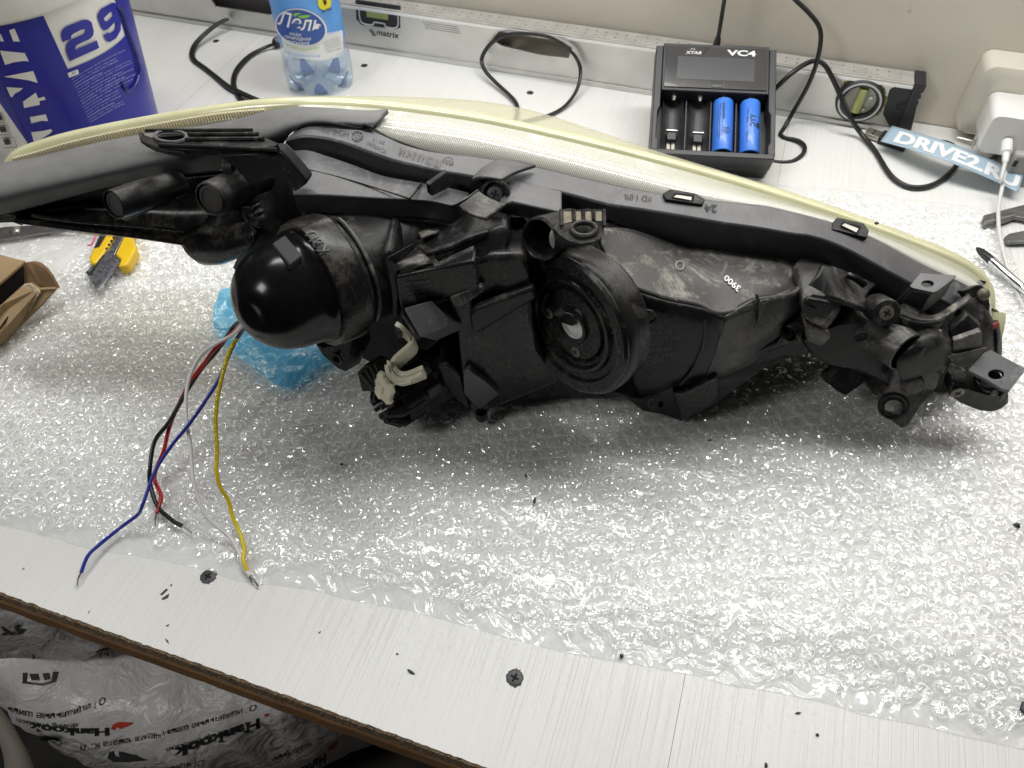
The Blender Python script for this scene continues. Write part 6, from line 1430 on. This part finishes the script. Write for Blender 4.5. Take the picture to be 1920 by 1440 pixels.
for k, s in enumerate(('KOITO-ICHIK', '100 BTM LR-1028', 'REFLECT VA', '>PP-GF20/PC-40<', 'PAT.>PBT+PET-4028<', 'LENS >PC<', 'REFLECTOR-B >PBT<')):
    engrave(s, [(1198 + k * .5, 615 + k * 11), (1245 + (k % 3) * 16, 611 + k * 10.5), (1245 + (k % 3) * 16, 603 + k * 10.5), (1198 + k * .5, 607 + k * 11)], fa, 'mould_text', m_emb, par=fa, lift=.0021)
engrave('K75', [(1211, 704), (1233, 700), (1233, 692), (1211, 696)], fa, 'mould_code', m_emb, par=fa, lift=.0021)
cst = caster(fa); MB().tube([cst(1213 + 18 * math.cos(t), 590 + 12 * math.sin(t), .002) or hp(1213, 590, .008) for t in [2 * math.pi * k / 36 for k in range(37)]], .0004, 5).build('emblem_ring', m_emb, fa)
engrave('3900', [(1388, 543), (1360, 519), (1354, 528), (1381, 553)], dk, 'chalk_number', m_lwhite, bold=.02, lift=.0024, par=dk)
cst = caster(dk); MB().tube([cst(1272 + 8 * math.cos(t), 502 + 8 * math.sin(t), .0018) for t in [2 * math.pi * k / 24 for k in range(25)]], .0007, 6).build('ejector_mark', mat('chalky_plastic', (.33, .32, .29), .8), dk)
# ---- right hand cluster
hprism([(1503, 565, -.010), (1512, 548, -.016), (1520, 543, -.018), (1560, 548, -.018), (1582, 558, -.016), (1578, 590, -.010), (1552, 622, -.004), (1530, 612, -.004), (1506, 600, -.006)], 0, 0, 'square_socket', m_pld, vec=HN * -.03, bev=.003, seg=3)
hprism([(1507, 570, -.0045), (1515, 560, -.0055), (1555, 568, -.004), (1550, 600, -.0015), (1512, 594, -.003)], 0, 0, 'socket_front', m_plc, vec=HN * -.003, bev=.001)
MB().tube([hp(1516, 577, -.0025), hp(1530, 585, -.0015)], .0007, 6).build('socket_slit', m_dark, hl)
hprism([(1508, 610, -.006), (1552, 625, -.003), (1560, 632, -.004), (1548, 650, -.002), (1535, 653, -.002), (1512, 640, -.006)], 0, 0, 'socket_base', m_pld, vec=HN * -.02, bev=.002)
hsmooth([[(1540, 498, -.034), (1570, 505, -.036), (1640, 535, -.040)], [(1528, 520, -.026), (1560, 540, -.022), (1620, 560, -.026)], [(1500, 550, -.020), (1570, 565, -.014), (1640, 590, -.016)]], 20, 12, 'upper_web', m_pl, hl, solid=.003)
MB().tube(hcurve([(1590, 515, -.032), (1605, 522, -.029), (1622, 535, -.026)], 10), .0022, 8).build('glossy_bead', m_boot, hl)
MB().lathe([(.0052, .001), (.0052, -.012), (.0030, .001), (.0028, -.006), (0, -.006)], hp(1480, 625, -.008), AX, 20).build('tube_stub', m_plc, hl)
hprism([(1428, 660, -.008), (1470, 628, -.012), (1482, 622, -.012), (1500, 640, -.012), (1440, 665, -.006)], 0, 0, 'stub_fin', m_plc, vec=HN * -.006, bev=.002)
# body of the cluster with the big oblique tube
hprism([(1500, 640, -.012), (1560, 620, -.010), (1600, 600, -.012), (1660, 610, -.014), (1720, 620, -.016), (1775, 640, -.016), (1780, 690, -.010), (1760, 720, -.006), (1700, 740, -.004), (1650, 720, -.004), (1600, 700, -.006), (1585, 694, -.006), (1550, 690, -.008), (1520, 670, -.010)], 0, 0, 'cluster_body', m_pl, vec=HN * -.03, bev=.004, seg=3)
c = hp(1698, 660, .004); tx_ = Vector((.72, -.66, .10)).normalized(); rt = px_len(c, 40)
MB().lathe([(rt * .96, -.030), (rt * 1.0, -.018), (rt, 0), (rt * .92, .0005), (rt * .90, -.012), (rt * .86, -.022), (0, -.022)], c, tx_, 44).build('oblique_tube', m_pld, hl)
MB().lathe([(.004, .0), (.004, -.0006), (0, -.0006)], hp(1615, 632, .0005), HN, 16).build('tube_port', m_dark, hl)
hsmooth([[(1690, 640, -.004), (1720, 616, -.010), (1760, 612, -.014), (1782, 640, -.014)], [(1680, 680, .006), (1720, 650, .004), (1760, 640, .0), (1785, 655, -.006)], [(1690, 712, .006), (1730, 700, .006), (1765, 690, .004), (1782, 690, -.002)]], 24, 14, 'round_pod', m_pl, hl, solid=.003)
MB().tube(hcurve([(1702, 690, .0065), (1735, 652, .0045), (1762, 620, -.008)], 20), .0012, 8).build('pod_seam', m_pld, hl)
# screw lug
c = hp(1661, 586, -.008); la = (HN + Vector((0, 0, .6))).normalized()
lg = MB().lathe([(.0085, -.014), (.0085, .0), (.0078, .0012), (0, .0012)], c, la, 28).build('screw_lug', m_pl, hl)
screw(c + la * .0014, .0044, .4, lg, m=m_bolt, axis=la)
# pale strap curving right from the lug
hsmooth([[(1676, 575, -.020), (1720, 590, -.018), (1755, 592, -.020), (1790, 570, -.028), (1815, 552, -.034)], [(1680, 588, -.012), (1722, 602, -.010), (1760, 600, -.012), (1795, 580, -.022), (1822, 560, -.030)]], 30, 4, 'strap_top', m_pld, hl, solid=.002)
hsmooth([[(1680, 589, -.011), (1722, 603, -.009), (1760, 601, -.011), (1772, 592, -.016)], [(1690, 605, -.008), (1715, 625, -.006), (1745, 622, -.008), (1768, 610, -.012)]], 20, 5, 'strap_face', m_pl, hl, solid=.002)
# bracket with a hole
bc = hp(1738, 534, -.022); bnn = (Vector((0, 0, 1)) + HN * .25).normalized(); T2 = lambda x, y: on_plane(x, y, bc, bnn)
bk2 = MB().plate_hole([T2(*p) for p in [(1706, 536), (1726, 512), (1792, 516), (1793, 519), (1757, 546), (1750, 548), (1712, 540)]], [[T2(1739 + 12 * math.cos(t), 532 + 6.5 * math.sin(t)) for t in [2 * math.pi * k / 24 for k in range(24)]]], bnn * -.003).build('holed_bracket', m_top, hl, smooth=0, bevel=.0005)
p1, p2_ = T2(1754, 547), T2(1792, 518)
MB().prism([p1, p2_, p2_ + Vector((0, 0, -.016)), p1 + Vector((-.001, 0, -.019))], Vector((-.002, -.001, 0))).build('bracket_side', m_pld, bk2, bevel=.0005)
MB().prism([T2(1708, 538), T2(1716, 541), T2(1712, 541) + Vector((-.003, -.002, -.016)), T2(1700, 545) + Vector((-.004, 0, -.016))], Vector((0, .002, 0))).build('bracket_leg', m_pl, bk2, bevel=.0005)
# corner ear at the upper right and the wrapped end wall
er = hprism([(1800, 545, -.040), (1830, 535, -.044), (1842, 533, -.044), (1853, 545, -.042), (1858, 575, -.036), (1852, 590, -.034), (1828, 575, -.036), (1812, 560, -.038)], 0, 0, 'corner_ear', m_pl, vec=Vector((-.001, .004, -.004)), bev=.001)
MB().lathe([(.0042, 0), (.0038, .002), (.0022, .0032), (0, .0036)], hp(1842, 552, -.0405), (HN + Vector((0, 0, .8))).normalized(), 20).build('ear_pin', m_bolt, er)
hsmooth([[(1830, 560, -.040), (1852, 590, -.034), (1866, 620, -.030), (1868, 660, -.026), (1862, 690, -.024)], [(1800, 560, -.034), (1822, 600, -.026), (1836, 630, -.022), (1842, 665, -.018), (1838, 695, -.016)], [(1790, 575, -.028), (1800, 610, -.022), (1812, 640, -.018), (1815, 670, -.016), (1805, 700, -.014)]], 30, 8, 'end_wall', m_pl, hl, solid=.003)
hsmooth([[(1868, 600, -.034), (1876, 640, -.028), (1874, 690, -.024)], [(1858, 600, -.032), (1866, 640, -.025), (1862, 695, -.021)]], 16, 4, 'end_lens_edge', m_pl, hl, solid=.002)
hprism([(1862, 609, -.0255), (1873, 604, -.0285), (1875, 611, -.0275), (1862, 618, -.0245)], 0, 0, 'red_mark', mat('dull_red_paint', (.30, .05, .035), .6), bev=0, vec=HN * -.001)
hprism([(1782, 620, -.012), (1815, 592, -.018), (1838, 610, -.018), (1840, 640, -.014), (1786, 656, -.006)], 0, 0, 'end_web', m_pl, vec=HN * -.006, bev=.001)
hprism([(1788, 640, -.005), (1838, 622, -.010), (1842, 626, -.010), (1842, 650, -.010), (1784, 664, -.002)], 0, 0, 'end_rib', m_pld, vec=HN * -.004, bev=.0006)
# right hand mounting plate
mc = hp(1860, 700, .002); mn = (Vector((0, 0, 1)) + HN * .35).normalized(); T3 = lambda x, y: on_plane(x, y, mc, mn)
rp_ = MB().plate_hole([T3(*p) for p in [(1813, 693), (1846, 661), (1858, 656), (1922, 690), (1920, 698), (1893, 733), (1880, 730), (1850, 712)]], [[T3(1868 + 15 * math.cos(t), 702 + 9 * math.sin(t)) for t in [2 * math.pi * k / 28 for k in range(28)]]], mn * -.003).build('mounting_plate', m_top, hl, smooth=0, bevel=.0006)
MB().prism([T3(1921, 691), T3(1893, 733), T3(1893, 733) + Vector((0, 0, -.011)), T3(1921, 691) + Vector((0, 0, -.011))], Vector((-.002, .001, 0))).build('plate_lip', m_top, rp_, bevel=.0005)
MB().prism(circle(T3(1868, 702) - mn * .0075, mn, .0085, 20), mn * -.004).build('hole_darkening_disc', m_plc, rp_, bevel=.001)  # black disc added under the hole to darken it, in place of the ear
hprism([(1776, 668, .002), (1790, 664, .0), (1852, 650, -.010), (1815, 692, .0), (1810, 698, .001)], 0, 0, 'plate_arm', m_pld, vec=Vector((0, .002, -.003)), bev=.0006)
hprism([(1776, 690, .004), (1785, 682, .003), (1815, 700, .004), (1816, 706, .004), (1806, 712, .005), (1780, 702, .005)], 0, 0, 'arm_block', m_pld, vec=HN * -.012, bev=.0015)
hprism([(1778, 740, .004), (1782, 726, .004), (1794, 718, .003), (1850, 735, .006), (1893, 740, .006), (1893, 757, .006), (1880, 768, .006), (1860, 775, .006), (1836, 772, .006), (1800, 758, .005)], 0, 0, 'lower_ear', m_pl, vec=HN * -.012, bev=.002)
c = hp(1796, 737, .0062); screw(c, .0042, .4, hl, m=m_bolt, axis=HN, name='lug_screw')
MB().lathe([(.0022, .001), (.0022, .003), (0, .0032)], hp(1862, 732, .006), HN, 12).build('ear_peg', m_pld, hl)
# ring foot at the bottom
fc = hp(1677, 762, .002); fn_ = (HN + Vector((-.2, 0, .45))).normalized(); T4 = lambda x, y: on_plane(x, y, fc, fn_)
MB().plate_hole([T4(*p) for p in [(1646, 752), (1650, 735), (1662, 724), (1690, 720), (1740, 724), (1755, 730), (1730, 755), (1702, 797), (1690, 803), (1660, 780), (1650, 768)]], [[T4(1675 + 18 * math.cos(t), 763 + 15 * math.sin(t)) for t in [2 * math.pi * k / 28 for k in range(28)]]], fn_ * -.005).build('ring_foot', m_pld, hl, smooth=0, bevel=.001)
MB().tube([T4(1675 + 27 * math.cos(t), 761 + 23 * math.sin(t)) + fn_ * .0003 for t in [2 * math.pi * k / 40 for k in range(41)]], .0011, 8).build('foot_ring', m_pl, hl)
MB().tube([T4(1675 + 19 * math.cos(t), 763 + 16 * math.sin(t)) + fn_ * .0003 for t in [2 * math.pi * k / 40 for k in range(41)]], .0009, 8).build('foot_ring', m_pl, hl)
hprism([(1668, 728, .004), (1680, 690, -.002), (1700, 676, -.002), (1712, 690, .0), (1750, 690, .0), (1770, 700, .0), (1755, 732, .002), (1700, 735, .004)], 0, 0, 'foot_web', m_pld, vec=HN * -.012, bev=.002)
MB().lathe([(.0075, -.010), (.0070, .0), (.0052, .003), (0, .0036)], hp(1712, 722, .004), (HN + Vector((0, 0, .3))).normalized(), 20).build('foot_boss', m_pld, hl)
# dark tail plates hanging under the cluster
hprism([(1545, 702, -.006), (1560, 690, -.010), (1600, 685, -.010), (1640, 705, -.008), (1612, 725, -.004), (1586, 743, .0), (1570, 735, -.002), (1541, 712, -.005)], 0, 0, 'tail_plate', m_plc, vec=HN * -.004, bev=.001)
hprism([(1618, 715, -.004), (1645, 705, -.006), (1665, 725, -.004), (1652, 740, .0), (1630, 730, -.002)], 0, 0, 'tail_plate', m_plc, vec=HN * -.004, bev=.0008)
crumb((1643, 420), .1265, .0016, .0012, 'black crumb stuck on the ribbed lens wall of the headlight', 13)
